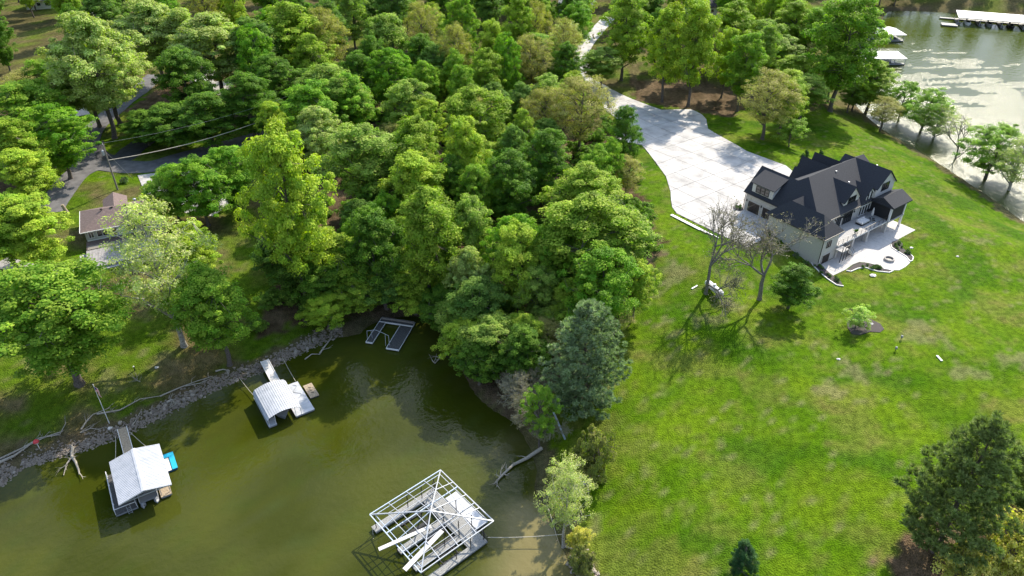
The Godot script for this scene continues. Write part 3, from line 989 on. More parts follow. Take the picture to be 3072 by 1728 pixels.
func make_trees() -> void:
	tree_rng.seed = 2024
	var S := "standing on the left lawn"
	# --- trees that can be told apart, by their foot
	for a in [
		["maple", 238, 1150, 800, 350, "large bright green tree on the left bank above the flag"],
		["maple", 690, 1096, 800, 210, "tall bright green tree rooted at the rocky shore by the arched-roof dock"],
		["silver", 552, 1037, 600, 255, "pale thin-leaved tree with light trunk in front of the brown-roofed house"],
		["yellow", 608, 860, 668, 140, "fresh green tree beside the pale thin-leaved tree, right of the brown-roofed house"],
		["yellow", 926, 918, 370, 250, "tallest yellow-green tree at the edge of the woods behind the cove"],
		["maple", 52, 806, 590, 170, "bright green tree at the far end of the gravel path"],
		["yellow", 135, 814, 600, 210, "yellow-green tree overhanging the gravel path by the carport"],
		["maple2", 24, 1060, 790, 150, "bright green tree next to the large tree on the left bank"],
		["bare", 2117, 880, 605, 290, "nearly bare tree beside the white gas tank"],
		["bare2", 2278, 898, 628, 290, "nearly bare tree between the gas tank and the house"],
		["deep", 2364, 924, 800, 125, "small dark leafy tree beside the nearly bare tree at the house corner"],
		["pine", 1745, 1235, 905, 260, "large blue-green pine at the lawn's edge above the cove"],
		["darkpine", 2800, 1655, 1270, 275, "large dark pine with a long shadow at the bottom of the lawn"],
		["darkpine", 3110, 1545, 1255, 235, "dark pine behind the large pine at the bottom of the lawn"],
		["cedar", 2222, 1712, 1632, 80, "small round dark cedar alone on the lawn"],
		["goldshrub", 3030, 1725, 1575, 190, "yellow-green leafing shrub beside the large dark pine"],
		["goldshrub", 2880, 1745, 1670, 170, "rust-tinted leafing shrub below the large dark pine"],
		["silver", 1690, 1640, 1385, 165, "slim pale tree standing at the water's edge by the mooring rope"],
		["shrub", 1775, 1440, 1300, 125, "round olive shrub at the lawn's edge by the shore"],
		["openleaf", 1618, 1345, 1160, 115, "leaning leafy tree on the bank above the fallen log"],
		["shrub", 1700, 1545, 1490, 60, "low scrub bush beside the slim pale shore tree"],
		["goldshrub", 1738, 1650, 1590, 75, "tan scrub bush on the bank above the pale stones"],
		["shrub", 1745, 1720, 1650, 80, "scrub bush behind the pale stones"],
		["shrub", 1668, 1450, 1395, 65, "low scrub bush on the bank by the fallen trunk"],
		["sapling", 2366, 441, 356, 92, "small young tree alone on the lawn behind the house"],
		["budding", 2286, 418, 212, 165, "grey twiggy tree with pale buds at the edge of the driveway lawn"],
		["yellow", 2335, 400, 208, 130, "yellow-green tree behind the grey twiggy tree"],
		["mid", 2596, 342, 188, 130, "leafy tree at the top of the lake-side row"],
		["maple", 2489, 334, -8, 200, "tallest bright green tree by the lake, over the hip-roofed dock"],
		["budding", 2640, 390, 292, 90, "small brownish tree second in the lake-side row"],
		["openleaf", 2690, 384, 244, 90, "leaning open tree third in the lake-side row"],
		["openleaf", 2754, 417, 268, 125, "fresh green tree in the middle of the lake-side row"],
		["silver", 2790, 435, 314, 115, "pale thin tree below the middle of the lake-side row"],
		["thinbare", 2857, 496, 348, 90, "leafless tree in the lake-side row"],
		["openleaf", 2945, 556, 375, 165, "spreading fresh green tree at the lawn end of the lake-side row"],
		["silver", 3018, 592, 412, 130, "thin pale tree past the spreading one in the lake-side row"],
		["mid2", 2541, 338, 252, 60, "slim leafy tree beside the tallest lake-side tree"],
		["yellow", 2064, 318, -10, 150, "tall yellow-green tree behind the driveway's wide end"],
		["yellow", 2163, 294, 80, 85, "tall narrow yellow-green tree right of the driveway's wide end"],
		["maple", 2211, 334, 100, 120, "bright green tree with a clear trunk near the grey twiggy tree"],
		["mid", 2314, 211, 58, 135, "mid-green tree in the wood behind the grey twiggy tree"],
		["yellow", 1986, 306, 10, 125, "tall yellow-green tree leaning over the top of the driveway"],
		["mid", 1863, 242, -30, 140, "tall mid-green tree with a long clear trunk beside the driveway's neck"],
		["mid2", 1799, 278, 140, 120, "airy sage-green tree overhanging the driveway's neck"],
		["silver", 1691, 220, 62, 115, "pale whitish leafing tree beside the narrow lane"],
		["maple", 1600, 256, 100, 155, "bright green tree near the pale whitish leafing tree"],
		["budding", 1731, 474, 222, 190, "big tan budding tree at the driveway's left edge"],
		["pale", 345, 415, 40, 210, "tallest pale oak beside the road junction"],
		["pale", 362, 372, 118, 190, "second pale oak beside the road junction"]]:
		tree_based(a[0], a[1], a[2], a[3], a[4], a[5])
	# --- crowns of the woods, by their top
	var names := {}
	var LEFT := "in the wood along the road"
	var MID := "in the wood between cove and driveway"
	var FAR := "in the far wood"
	var q := 0.3975
	for a in [
		[1060, 0, 420, 24, "pale", LEFT], [1330, 70, 300, 22, "pale", LEFT], [1560, 110, 460, 23, "pale", LEFT], [560, 370, 360, 20, "pale", LEFT],
		[1330, 350, 360, 19, "deep", LEFT], [1250, 790, 360, 11, "deep", LEFT], [1520, 700, 380, 14, "deep", LEFT], [1830, 540, 340, 17, "deep", LEFT], [1050, 830, 260, 9, "deep", LEFT],
		[180, 510, 340, 18, "budding", LEFT], [300, 450, 300, 19, "maple", LEFT], [90, 620, 420, 19, "maple", LEFT], [330, 800, 340, 17, "maple2", LEFT], [100, 1120, 340, 15, "yellow", LEFT], [10, 900, 300, 17, "mid", LEFT],
		[2150, 10, 400, 24, "mid", FAR], [1850, 130, 300, 22, "deep2", FAR], [1950, 200, 280, 18, "maple2", FAR], [2420, 50, 260, 22, "budding", FAR], [2330, 260, 260, 18, "mid", FAR], [2050, 420, 320, 17, "deep", FAR],
		[2430, 480, 320, 18, "mid2", MID], [2320, 610, 420, 19, "maple2", MID], [2560, 560, 300, 19, "mid2", MID], [2360, 810, 320, 17, "pale", MID],
		[1690, 1100, 380, 15, "maple2", "beside the left concrete pad"], [1440, 1190, 380, 15, "maple2", "beside the left concrete pad"], [1240, 1290, 300, 12, "maple", "beside the left concrete pad"]]:
		named_top(names, a[0] * q, a[1] * q, a[2] * q, a[3], a[4], a[5])
	for a in [
		[850, 160, 220, 22, "budding", FAR], [1130, 150, 220, 20, "yellow", FAR], [1340, -20, 220, 24, "mid", FAR], [900, -10, 220, 23, "maple", FAR], [600, 0, 240, 23, "budding", FAR], [320, 100, 280, 21, "mid2", FAR], [580, 250, 260, 18, "deep", FAR], [700, 330, 220, 17, "deep2", FAR],
		[350, 370, 280, 18, "maple2", MID], [100, 380, 260, 18, "deep", MID], [600, 455, 200, 17, "maple", MID], [900, 490, 190, 17, "maple", MID], [1100, 355, 250, 19, "mid", MID], [500, 590, 290, 18, "mid2", MID], [40, 560, 320, 19, "maple2", MID],
		[640, 745, 230, 15, "yellow", MID], [980, 635, 420, 20, "mid", MID], [1560, 550, 240, 17, "mid2", MID], [1530, 650, 260, 17, "budding", MID], [1350, 620, 200, 15, "deep2", MID],
		[140, 935, 460, 21, "mid2", MID], [560, 870, 380, 21, "mid", MID], [930, 870, 330, 22, "yellow", MID], [1550, 965, 340, 17, "deep", MID], [1290, 945, 200, 16, "deep2", MID], [1270, 1150, 360, 17, "deep", MID], [550, 1145, 450, 20, "yellow", MID],
		[1880, 1235, 460, 17, "mid", MID], [2060, 1050, 180, 14, "maple", MID], [2170, 1180, 220, 10, "budding", MID], [1700, 130, 220, 20, "budding", FAR], [1480, 0, 200, 22, "budding", FAR]]:
		named_top(names, 1024 + a[0] * q, a[1] * q, a[2] * q, a[3], a[4], a[5])
	for a in [
		[620, -60, 480, 26, "mid", MID], [980, 20, 290, 20, "mid2", MID], [200, 90, 420, 20, "deep", MID], [1310, 160, 360, 18, "maple2", MID], [1330, 250, 420, 19, "yellow", MID], [1560, 270, 290, 17, "maple", MID], [1890, 10, 640, 21, "mid", MID], [2130, 140, 420, 17, "mid2", MID], [960, 430, 290, 16, "pale", MID],
		[1000, 670, 380, 14, "deep2", MID], [1960, 430, 480, 17, "maple2", MID], [2250, 520, 270, 12, "yellow", MID], [540, 670, 400, 12, "deep", MID], [1180, 930, 310, 10, "yellow", MID], [1390, 920, 260, 11, "mid", MID], [900, 980, 320, 9, "deep", MID], [120, 735, 260, 9, "yellow", MID],
		[200, 400, 420, 17, "deep", MID], [1750, 650, 300, 11, "mid", MID], [2080, 760, 260, 9, "budding", MID], [330, 610, 330, 12, "deep2", MID], [700, 560, 300, 14, "deep", MID], [1500, 560, 260, 13, "mid2", MID], [1120, 1130, 260, 7, "deep", MID]]:
		named_top(names, 1024 + a[0] * q, 576 + a[1] * q, a[2] * q, a[3], a[4], a[5])
	for a in [
		[880, 10, 260, 22, "mid", FAR], [650, 140, 230, 18, "mid2", FAR], [420, 0, 280, 22, "mid", FAR], [1040, 60, 240, 22, "maple", FAR], [760, 260, 260, 15, "mid2", FAR], [860, 420, 260, 14, "mid", FAR], [960, 560, 220, 13, "mid2", "along the lake shore"], [1180, 420, 240, 14, "openleaf", "along the lake shore"], [1030, 330, 220, 14, "budding", "along the lake shore"], [1480, 560, 200, 10, "maple", "along the lake shore"], [1330, 640, 140, 8, "mid2", "along the lake shore"]]:
		named_top(names, 2048 + a[0] * q, a[1] * q, a[2] * q, a[3], a[4], a[5])
	for a in [[985, 985, 890, 150, "yellow"], [985, 930, 790, 180, "deep"], [1075, 925, 800, 190, "mid"], [1160, 925, 800, 190, "deep2"], [1250, 940, 810, 180, "yellow"], [1340, 985, 860, 170, "deep"], [1385, 1040, 900, 160, "mid2"], [1412, 1105, 960, 160, "yellow"], [1440, 1150, 1010, 160, "deep"], [1475, 1130, 960, 170, "mid2"], [1570, 1150, 980, 170, "deep"], [880, 880, 700, 170, "deep2"], [1000, 870, 690, 190, "mid"], [1640, 1080, 960, 140, "budding"], [1700, 1000, 890, 150, "mid2"], [1790, 940, 830, 150, "yellow"]]:
		var wl: String = KIND[a[4]][1] + " on the wooded bank of the cove"
		tree_based(a[4], a[0], a[1], a[2], a[3], wl, KIND[a[4]][1] + "s on the wooded bank")
	var fr := RandomNumberGenerator.new()
	fr.seed = 12
	for k in 16:
		var fx := 118.0 + k * 11.0 + fr.randf_range(-3, 3)
		var fz := -343.0 - fr.randf_range(0, 16)
		var fk: String = ["mid", "deep", "budding", "maple2"][k % 4]
		if shore_dist(fx, fz) < 2.0: continue
		tree(fk, Vector3(fx, hgt(fx, fz), fz), fr.randf_range(13, 20), fr.randf_range(8, 11), KIND[fk][1] + " on the far shore of the lake", KIND[fk][1] + "s on the far shore of the lake")
	fill_woods(names)

func make_undergrowth() -> void:
	# low leafy growth that covers the floor of the woods
	var r := RandomNumberGenerator.new()
	r.seed = 61
	var xf := []
	var tries := 0
	while xf.size() < 620 and tries < 30000:
		tries += 1
		var z := r.randf_range(-235.0, -92.0)
		var x := r.randf_range(-75.0, 62.0)
		if not Geometry2D.is_point_in_polygon(Vector2(x, z), woods[0]): continue
		if Geometry2D.is_point_in_polygon(Vector2(x, z), drive_poly) or shore_dist(x, z) < 1.2: continue
		var sc := r.randf_range(0.5, 1.25)
		xf.append(Transform3D(Basis(Vector3.UP, r.randf() * TAU) * Basis.from_scale(Vector3(sc, sc * r.randf_range(0.7, 1.1), sc)), Vector3(x, hgt(x, z) - 0.1, z)))
	var mm := MultiMesh.new()
	mm.transform_format = MultiMesh.TRANSFORM_3D
	mm.mesh = protos.under.crown
	mm.instance_count = xf.size()
	for k in xf.size(): mm.set_instance_transform(k, xf[k])
	var mi := MultiMeshInstance3D.new()
	mi.name = "undergrowth"
	mi.multimesh = mm
	mi.material_override = protos.under.leaf
	mi.set_meta("kind", "stuff")
	add_child(mi)
	tag(mi, "leafy green undergrowth covering the floor of the wood by the cove", "undergrowth")

func named_top(names: Dictionary, u: float, v: float, w: float, h: float, kind: String, where: String) -> void:
	var l: String = KIND[kind][1] + " " + where
	tree_topped(kind, u, v, w, h, l, KIND[kind][1] + "s " + where)

# the rest of the woods, spaced so that crowns just meet
func fill_woods(_names: Dictionary) -> void:
	var r := RandomNumberGenerator.new()
	r.seed = 77
	var keep := []   # openings that stay open, in pixels of the photograph
	for a in [[[-50, 640], [120, 420], [250, 400], [440, 430], [560, 460], [880, 360], [900, 440], [700, 560], [520, 700], [560, 900], [800, 1000], [700, 1130], [-50, 1500]],
		[[150, 270], [215, 270], [470, 200], [700, 150], [800, 230], [700, 300], [420, 330], [250, 420], [170, 420]],
		[[1720, 230], [1760, 80], [1850, 60], [1850, 200], [2000, 250], [2130, 300], [2230, 370], [2420, 300], [2560, 330], [3072, 620], [3072, 1400], [2600, 1728], [1700, 1728], [1800, 1250], [2000, 900], [1990, 640], [1830, 420], [1800, 330]],
		[[0, 90], [200, 70], [220, 190], [60, 230], [0, 190]], [[2620, 0], [3072, 0], [3072, 500], [2620, 300]]]:
		keep.append(ground_poly(a))
	var kinds := ["maple", "maple2", "mid", "mid2", "deep", "deep", "deep2", "yellow", "budding", "mid", "deep2"]
	var tries := 0
	var made := 0
	while made < 225 and tries < 20000:
		tries += 1
		var z := -100.0 - 285.0 * pow(r.randf(), 0.8)
		var x := r.randf_range(-0.78, 0.62) * -z
		var kind: String = kinds[r.randi() % kinds.size()]
		var roll := r.randf()
		var hh := r.randf_range(15.0, 24.0)
		var ww := r.randf_range(8.5, 12.5)
		var y := hgt(x, z)
		var d := shore_dist(x, z)
		if d < 3.0: continue
		if x > 105.0 and z > -330.0: continue
		var p := Vector2(x, z)
		if z > -190.0:
			var inw := false
			for k in 1:
				if Geometry2D.is_point_in_polygon(p, woods[k]): inw = true
			if not inw: continue
			hh = r.randf_range(11.0, 18.0)
			ww = r.randf_range(6.5, 9.5)
		var bad := false
		for k in keep:
			if Geometry2D.is_point_in_polygon(p, k): bad = true
		for s in stands:
			var gap: float = (s.y + ww) * (0.28 if z > -190.0 else 0.38)
			if (Vector2(s.x, s.z) - p).length_squared() < gap * gap: bad = true; break
		if bad: continue
		# do not hide what the photograph shows behind
		var px := to_pixel(Vector3(x, y + hh, z))
		var hides := false
		for rect in [Rect2(250, 30, 130, 60), Rect2(1730, 80, 80, 90), Rect2(540, 230, 150, 60), Rect2(2630, 40, 450, 200)]:
			if rect.grow(25).has_point(px): hides = true
		if hides: continue
		made += 1
		var where := "in the far wood" if z < -205.0 else "in the wood between cove and driveway" if x > -35.0 else "in the wood along the road"
		if x > 115.0 and z < -330.0: where = "on the far shore of the lake"
		tree(kind, Vector3(x, y, z), hh, ww, KIND[kind][1] + " " + where, KIND[kind][1] + "s " + where)

# ---------------------------------------------------------------- the lake house (local x along the ridge, z towards the lake, y from the patio)
func gable_block(mb: Mb, x0: float, x1: float, z0: float, z1: float, eave: float, top: float, along_x: bool) -> void:
	var a := Vector3(x0, eave, z0)
	var b := Vector3(x1, eave, z0)
	var c := Vector3(x1, eave, z1)
	var d := Vector3(x0, eave, z1)
	if along_x:
		var zc := (z0 + z1) * 0.5
		var r0 := Vector3(x0, top, zc)
		var r1 := Vector3(x1, top, zc)
		mb.face([a, b, r1, r0], Vector3(0, 1, -1)); mb.face([d, c, r1, r0], Vector3(0, 1, 1))
		mb.face([a, d, r0], Vector3.LEFT); mb.face([b, c, r1], Vector3.RIGHT)
	else:
		var xc := (x0 + x1) * 0.5
		var r0 := Vector3(xc, top, z0)
		var r1 := Vector3(xc, top, z1)
		mb.face([a, d, r1, r0], Vector3(-1, 1, 0)); mb.face([b, c, r1, r0], Vector3(1, 1, 0))
		mb.face([a, b, r0], Vector3.FORWARD); mb.face([d, c, r1], Vector3.BACK)
	var dn := Vector3(0, -0.22, 0)
	for e in [[a, b, Vector3.FORWARD], [b, c, Vector3.RIGHT], [c, d, Vector3.BACK], [d, a, Vector3.LEFT]]:
		mb.face([e[0], e[1], e[1] + dn, e[0] + dn], e[2])
	mb.face([a + dn, b + dn, c + dn, d + dn], Vector3.DOWN)

func hip_block(mb: Mb, x0: float, x1: float, z0: float, z1: float, eave: float, top: float) -> void:
	var a := Vector3(x0, eave, z0)
	var b := Vector3(x1, eave, z0)
	var c := Vector3(x1, eave, z1)
	var d := Vector3(x0, eave, z1)
	var r0: Vector3
	var r1: Vector3
	if x1 - x0 >= z1 - z0:
		var h := (z1 - z0) * 0.5
		r0 = Vector3(x0 + h, top, z0 + h)
		r1 = Vector3(x1 - h, top, z0 + h)
		mb.face([a, b, r1, r0], Vector3(0, 1, -1)); mb.face([d, c, r1, r0], Vector3(0, 1, 1))
		mb.face([a, d, r0], Vector3(-1, 1, 0)); mb.face([b, c, r1], Vector3(1, 1, 0))
	else:
		var h := (x1 - x0) * 0.5
		r0 = Vector3(x0 + h, top, z0 + h)
		r1 = Vector3(x0 + h, top, z1 - h)
		mb.face([a, d, r1, r0], Vector3(-1, 1, 0)); mb.face([b, c, r1, r0], Vector3(1, 1, 0))
		mb.face([a, b, r0], Vector3(0, 1, -1)); mb.face([d, c, r1], Vector3(0, 1, 1))
	var dn := Vector3(0, -0.22, 0)
	for e in [[a, b, Vector3.FORWARD], [b, c, Vector3.RIGHT], [c, d, Vector3.BACK], [d, a, Vector3.LEFT]]:
		mb.face([e[0], e[1], e[1] + dn, e[0] + dn], e[2])
	mb.face([a + dn, b + dn, c + dn, d + dn], Vector3.DOWN)

# a gable wall under two roof slabs; the gable looks along +z
func front_gable(home: Node3D, called: String, x0: float, x1: float, zb: float, zf: float, base: float, eave: float, top: float, over: float, wall_m: Material) -> void:
	var xc := (x0 + x1) * 0.5
	var w := Mb.new()
	w.hull([Vector3(x0, base, zf), Vector3(x1, base, zf), Vector3(x1, eave - 0.12, zf), Vector3(xc, top - 0.16, zf), Vector3(x0, eave - 0.12, zf)],
		[Vector3(x0, base, zb), Vector3(x1, base, zb), Vector3(x1, eave - 0.12, zb), Vector3(xc, top - 0.16, zb), Vector3(x0, eave - 0.12, zb)])
	part(home, called + "_wall", w, wall_m)
	var slope := (top - eave) / (xc - x0)
	for s in [-1.0, 1.0]:
		var r := Mb.new()
		var ex: float = xc + s * (xc - x0 + over)
		var ey := eave - slope * over
		r.slab(Vector3(xc, top, zb), Vector3(xc, top, zf + over), Vector3(ex, ey, zf + over), Vector3(ex, ey, zb), 0.16)
		part(home, "roof", r, M.shingle)
	# rake boards in white under the edge
	var t := Mb.new()
	for s in [-1.0, 1.0]:
		t.bar(Vector3(xc, top - 0.28, zf + 0.06), Vector3(xc + s * (xc - x0 + over * 0.4), eave - slope * over * 0.4 - 0.28, zf + 0.06), 0.1, 0.16)
	part(home, "rake_trim", t, M.trim)

# a window with its frame, panes and bars; normal along dir
func window(home: Node3D, p: Vector3, w: float, h: float, dir: Vector3, cols := 1, rows := 1, frame_m: Material = null, called := "window") -> MeshInstance3D:
	var side := dir.cross(Vector3.UP).normalized()
	var bs := Basis(side, Vector3.UP, -dir)
	if bs.determinant() < 0: bs = Basis(-side, Vector3.UP, -dir)
	var f := Mb.new()
	var fm: Material = frame_m if frame_m else M.dark_frame
	var t := 0.09
	for s in [-1.0, 1.0]:
		f.box(p + dir * 0.04 + side * s * (w * 0.5), Vector3(t, h + t, 0.12), bs)
		f.box(p + dir * 0.04 + Vector3.UP * s * (h * 0.5), Vector3(w - t, t, 0.12), bs)
	for k in range(1, cols):
		f.box(p + dir * 0.04 + side * (-w * 0.5 + w * k / cols), Vector3(0.08, h - t, 0.11), bs)
	var o := part(home, called, f, fm)
	for k in cols:
		for m in rows:
			var g := Mb.new()
			var pw := w / cols - 0.09
			var ph := h / rows - 0.05
			g.box(p + dir * 0.02 + side * (-w * 0.5 + w * (k + 0.5) / cols) + Vector3.UP * (-h * 0.5 + h * (m + 0.5) / rows), Vector3(pw, ph, 0.03), bs)
			part(o, "pane", g, M.glass)
	if rows > 1:
		var b := Mb.new()
		for m in range(1, rows):
			b.box(p + dir * 0.045 + Vector3.UP * (-h * 0.5 + h * m / rows), Vector3(w - t, 0.06, 0.05), bs)
		part(o, "glazing_bar", b, fm)
	return o

func make_house() -> void:
	var home := thing("lake_house", "large pale brick house with dark shingle gabled roofs beside the concrete driveway", "house", HOUSE_AT, HOUSE_TURN)
	var LE := Vector3.LEFT
	var BK := Vector3.BACK
	# walls
	var w := Mb.new()
	w.span(Vector3(0.35, -0.6, -12.5), Vector3(5.4, 5.9, -0.35))
	part(home, "wing_wall", w, M.brick)
	w = Mb.new()
	w.span(Vector3(4.3, 0.8, -21.2), Vector3(12.6, 5.85, -12.0))
	part(home, "garage_wall", w, M.brick)
	w = Mb.new()
	w.span(Vector3(5.0, -0.6, -18.6), Vector3(27.4, 5.9, -4.5))
	part(home, "main_wall", w, M.brick)
	# roofs
	var r := Mb.new()
	hip_block(r, -0.15, 5.9, -13.1, 0.1, 6.0, 8.95)
	part(home, "roof", r, M.shingle)
	r = Mb.new()
	gable_block(r, 2.9, 7.3, -13.0, -7.0, 5.99, 8.9, true)
	part(home, "roof", r, M.shingle)
	r = Mb.new()
	gable_block(r, 3.9, 12.9, -21.7, -11.0, 5.97, 10.45, false)
	part(home, "roof", r, M.shingle)
	r = Mb.new()
	var ea := Vector3(3.95, 6.02, -19.2)
	var eb := Vector3(28.0, 6.02, -19.2)
	var ec := Vector3(28.0, 6.02, -3.9)
	var ed := Vector3(3.95, 6.02, -3.9)
	var m0 := Vector3(9.35, 11.5, -11.55)
	var m1 := Vector3(28.0, 11.5, -11.55)
	r.face([ea, eb, m1, m0], Vector3(0, 1, -1)); r.face([ed, ec, m1, m0], Vector3(0, 1, 1))
	r.face([ea, ed, m0], Vector3(-1, 1, 0)); r.face([eb, ec, m1], Vector3.RIGHT)
	r.face([ea, eb, ec, ed], Vector3.DOWN)
	part(home, "roof", r, M.shingle)
	# gutters along the wing and garage
	var g := Mb.new()
	g.bar(Vector3(-0.2, 5.9, -13.1), Vector3(-0.2, 5.9, 0.1), 0.12, 0.12)
	g.bar(Vector3(-0.2, 5.9, 0.16), Vector3(5.9, 5.9, 0.16), 0.12, 0.12)
	g.bar(Vector3(3.84, 5.88, -21.7), Vector3(3.84, 5.88, -13.2), 0.12, 0.12)
	g.bar(Vector3(6.2, 5.9, -3.84), Vector3(21.8, 5.9, -3.84), 0.12, 0.12)
	part(home, "gutter", g, M.black)
	for q in [Vector3(0.24, 0, -0.24), Vector3(4.2, 0, -21.3)]:
		g = Mb.new()
		g.bar(Vector3(q.x, (0.8 if q.z > -10 else 2.0), q.z), Vector3(q.x, 5.85, q.z), 0.1, 0.1)
		part(home, "downpipe", g, M.black)
	# rear cross gables
	for q in [[17.2, 21.4, -19.9, 10.4], [20.6, 23.6, -19.0, 10.9], [17.0, 19.4, -20.4, 8.2]]:
		r = Mb.new()
		gable_block(r, q[0], q[1], q[2], -11.0, 6.05 + q[0] * 0.002, q[3], false)
		part(home, "roof", r, M.shingle)
	w = Mb.new()
	w.span(Vector3(17.3, 0.8, -19.6), Vector3(23.2, 6.0, -18.4))
	part(home, "rear_wall", w, M.brick)
	# gables towards the lake
	front_gable(home, "dormer", 12.9, 17.9, -11.4, -5.0, 5.4, 7.75, 10.35, 0.3, M.siding)
	front_gable(home, "great_room", 17.5, 23.9, -11.0, -4.42, 5.5, 5.95, 9.0, 0.35, M.brick)
	front_gable(home, "cross_gable", 21.9, 28.3, -14.0, -3.9, 5.7, 8.6, 11.52, 0.35, M.siding)
	window(home, Vector3(15.4, 7.3, -5.0), 2.5, 1.7, BK, 3, 2)
	window(home, Vector3(25.0, 8.05, -3.9), 2.5, 1.6, BK, 3, 2)
	# great room glazing: doors below, slanted lights above
	for k in 5:
		window(home, Vector3(18.75 + k * 0.98, 4.05, -4.42), 0.82, 2.0, BK, 1, 1, M.trim, "great_window")
	var tr := Mb.new()
	tr.span(Vector3(18.1, 5.12, -4.42), Vector3(23.3, 5.42, -4.30))
	tr.span(Vector3(20.55, 5.42, -4.42), Vector3(20.85, 8.3, -4.30))
	part(home, "great_trim", tr, M.trim)
	for k in 4:
		var xa: float = [18.9, 19.8, 20.95, 21.85][k]
		var xb := xa + (0.78 if k in [0, 3] else 0.72)
		var slope := 3.05 / 3.2
		var ya := 5.95 + slope * (3.2 - absf(xa - 20.7)) - 0.55
		var yb := 5.95 + slope * (3.2 - absf(xb - 20.7)) - 0.55
		var m := Mb.new()
		m.hull([Vector3(xa, 5.5, -4.40), Vector3(xb, 5.5, -4.40), Vector3(xb, maxf(yb, 5.6), -4.40), Vector3(xa, maxf(ya, 5.6), -4.40)],
			[Vector3(xa, 5.5, -4.36), Vector3(xb, 5.5, -4.36), Vector3(xb, maxf(yb, 5.6), -4.36), Vector3(xa, maxf(ya, 5.6), -4.36)])
		part(home, "gable_light", m, M.glass)
	var gt := Mb.new()
	for s in [-1.0, 1.0]:
		gt.bar(Vector3(20.7, 8.62, -4.34), Vector3(20.7 + s * 2.9, 5.86, -4.34), 0.12, 0.24)
	gt.bar(Vector3(19.75, 5.45, -4.34), Vector3(19.75, 7.3, -4.34), 0.12, 0.12)
	gt.bar(Vector3(21.75, 5.45, -4.34), Vector3(21.75, 7.3, -4.34), 0.12, 0.12)
	part(home, "gable_trim", gt, M.trim)
	# deck-level doors and windows of the main wall
	window(home, Vector3(14.6, 3.95, -4.5), 2.9, 2.2, BK, 4, 1, M.dark_frame, "sliding_door")
	window(home, Vector3(11.6, 3.85, -4.5), 1.5, 2.1, BK, 2, 1, M.dark_frame, "patio_door")
	window(home, Vector3(9.0, 4.0, -4.5), 1.1, 1.4, BK, 1, 2)
	# wing: window and low door towards the lake
	window(home, Vector3(2.45, 4.05, -0.35), 1.25, 1.25, BK, 2, 2)
	garage_door(home, Vector3(2.5, 0.95, -0.35), 2.3, 1.9, BK, "workshop_door")
	# lower storey windows and doors under the deck
	window(home, Vector3(8.2, 1.1, -4.5), 2.2, 2.0, BK, 2, 1, M.dark_frame, "lower_door")
	window(home, Vector3(13.4, 1.3, -4.5), 2.6, 1.6, BK, 3, 1)
	window(home, Vector3(18.0, 1.1, -4.5), 2.8, 2.0, BK, 3, 1, M.dark_frame, "lower_door")
	# garage doors, lanterns
	garage_door(home, Vector3(4.3, 3.15, -18.95), 2.8, 2.3, LE, "garage_door")
	garage_door(home, Vector3(4.3, 3.15, -15.35), 2.8, 2.3, LE, "garage_door")
	for z in [-20.8, -17.15, -13.6]:
		var l := Mb.new()
		l.box(Vector3(4.2, 4.15, z), Vector3(0.16, 0.34, 0.18))
		l.box(Vector3(4.24, 4.4, z), Vector3(0.1, 0.12, 0.08))
		part(home, "lantern", l, M.black)
	for x in [6.6, 10.3, 12.7, 16.6]:
		var l := Mb.new()
		l.box(Vector3(x, 4.7, -4.4), Vector3(0.16, 0.34, 0.16))
		l.box(Vector3(x, 4.94, -4.43), Vector3(0.08, 0.12, 0.1))
		part(home, "lantern", l, M.black)
	# shed dormer over the garage
	w = Mb.new()
	w.hull([Vector3(4.4, 6.1, -20.2), Vector3(4.4, 8.45, -20.2), Vector3(8.2, 9.95, -20.2), Vector3(8.2, 6.1, -20.2)], [Vector3(4.4, 6.1, -15.2), Vector3(4.4, 8.45, -15.2), Vector3(8.2, 9.95, -15.2), Vector3(8.2, 6.1, -15.2)])
	part(home, "dormer_wall", w, M.siding)
	r = Mb.new()
	r.slab(Vector3(4.0, 8.5, -20.6), Vector3(4.0, 8.5, -14.8), Vector3(8.45, 10.25, -14.8), Vector3(8.45, 10.25, -20.6), 0.18)
	part(home, "roof", r, M.shingle)
	for k in 3:
		window(home, Vector3(4.4, 7.35, -18.75 + k * 1.05), 0.98, 1.35, LE, 1, 2)
	# vents
	for q in [Vector3(17.2, 10.6, -10.6), Vector3(14.0, 8.8, -9.2), Vector3(17.5, 9.3, -7.6), Vector3(26.4, 10.6, -7.4), Vector3(9.6, 9.6, -13.2)]:
		var v := Mb.new()
		v.tube(q - Vector3(0, 1.0, 0), q + Vector3(0, 0.35, 0), 0.09, 0.09, 8)
		v.tube(q + Vector3(0, 0.3, 0), q + Vector3(0, 0.42, 0), 0.15, 0.15, 8)
		part(home, "roof_vent", v, M.galvanised)
	# deck
	var dk := Mb.new()
	dk.span(Vector3(5.4, 2.48, -4.5), Vector3(22.6, 2.70, -0.05))
	part(home, "deck_frame", dk, M.trim)
	for k in 12:
		var b := Mb.new()
		b.span(Vector3(5.42, 2.705, -4.46 + k * 0.37), Vector3(22.58, 2.735, -4.46 + k * 0.37 + 0.355))
		part(home, "deck_board", b, M.deck)
	for q in [[5.75, -0.4], [10.9, -0.4], [15.9, -0.4], [22.3, -0.3]]:
		var c := Mb.new()
		c.span(Vector3(q[0] - 0.3, -0.05, q[1] - 0.3), Vector3(q[0] + 0.3, 2.48, q[1] + 0.3))
		c.span(Vector3(q[0] - 0.36, -0.05, q[1] - 0.36), Vector3(q[0] + 0.36, 0.3, q[1] + 0.36))
		part(home, "column", c, M.brick)
	# railing: posts, top rail, wires
	var rl := Mb.new()
	for k in 12:
		rl.bar(Vector3(5.5 + k * 1.5, 2.7, -0.12), Vector3(5.5 + k * 1.5, 3.75, -0.12), 0.06, 0.06)
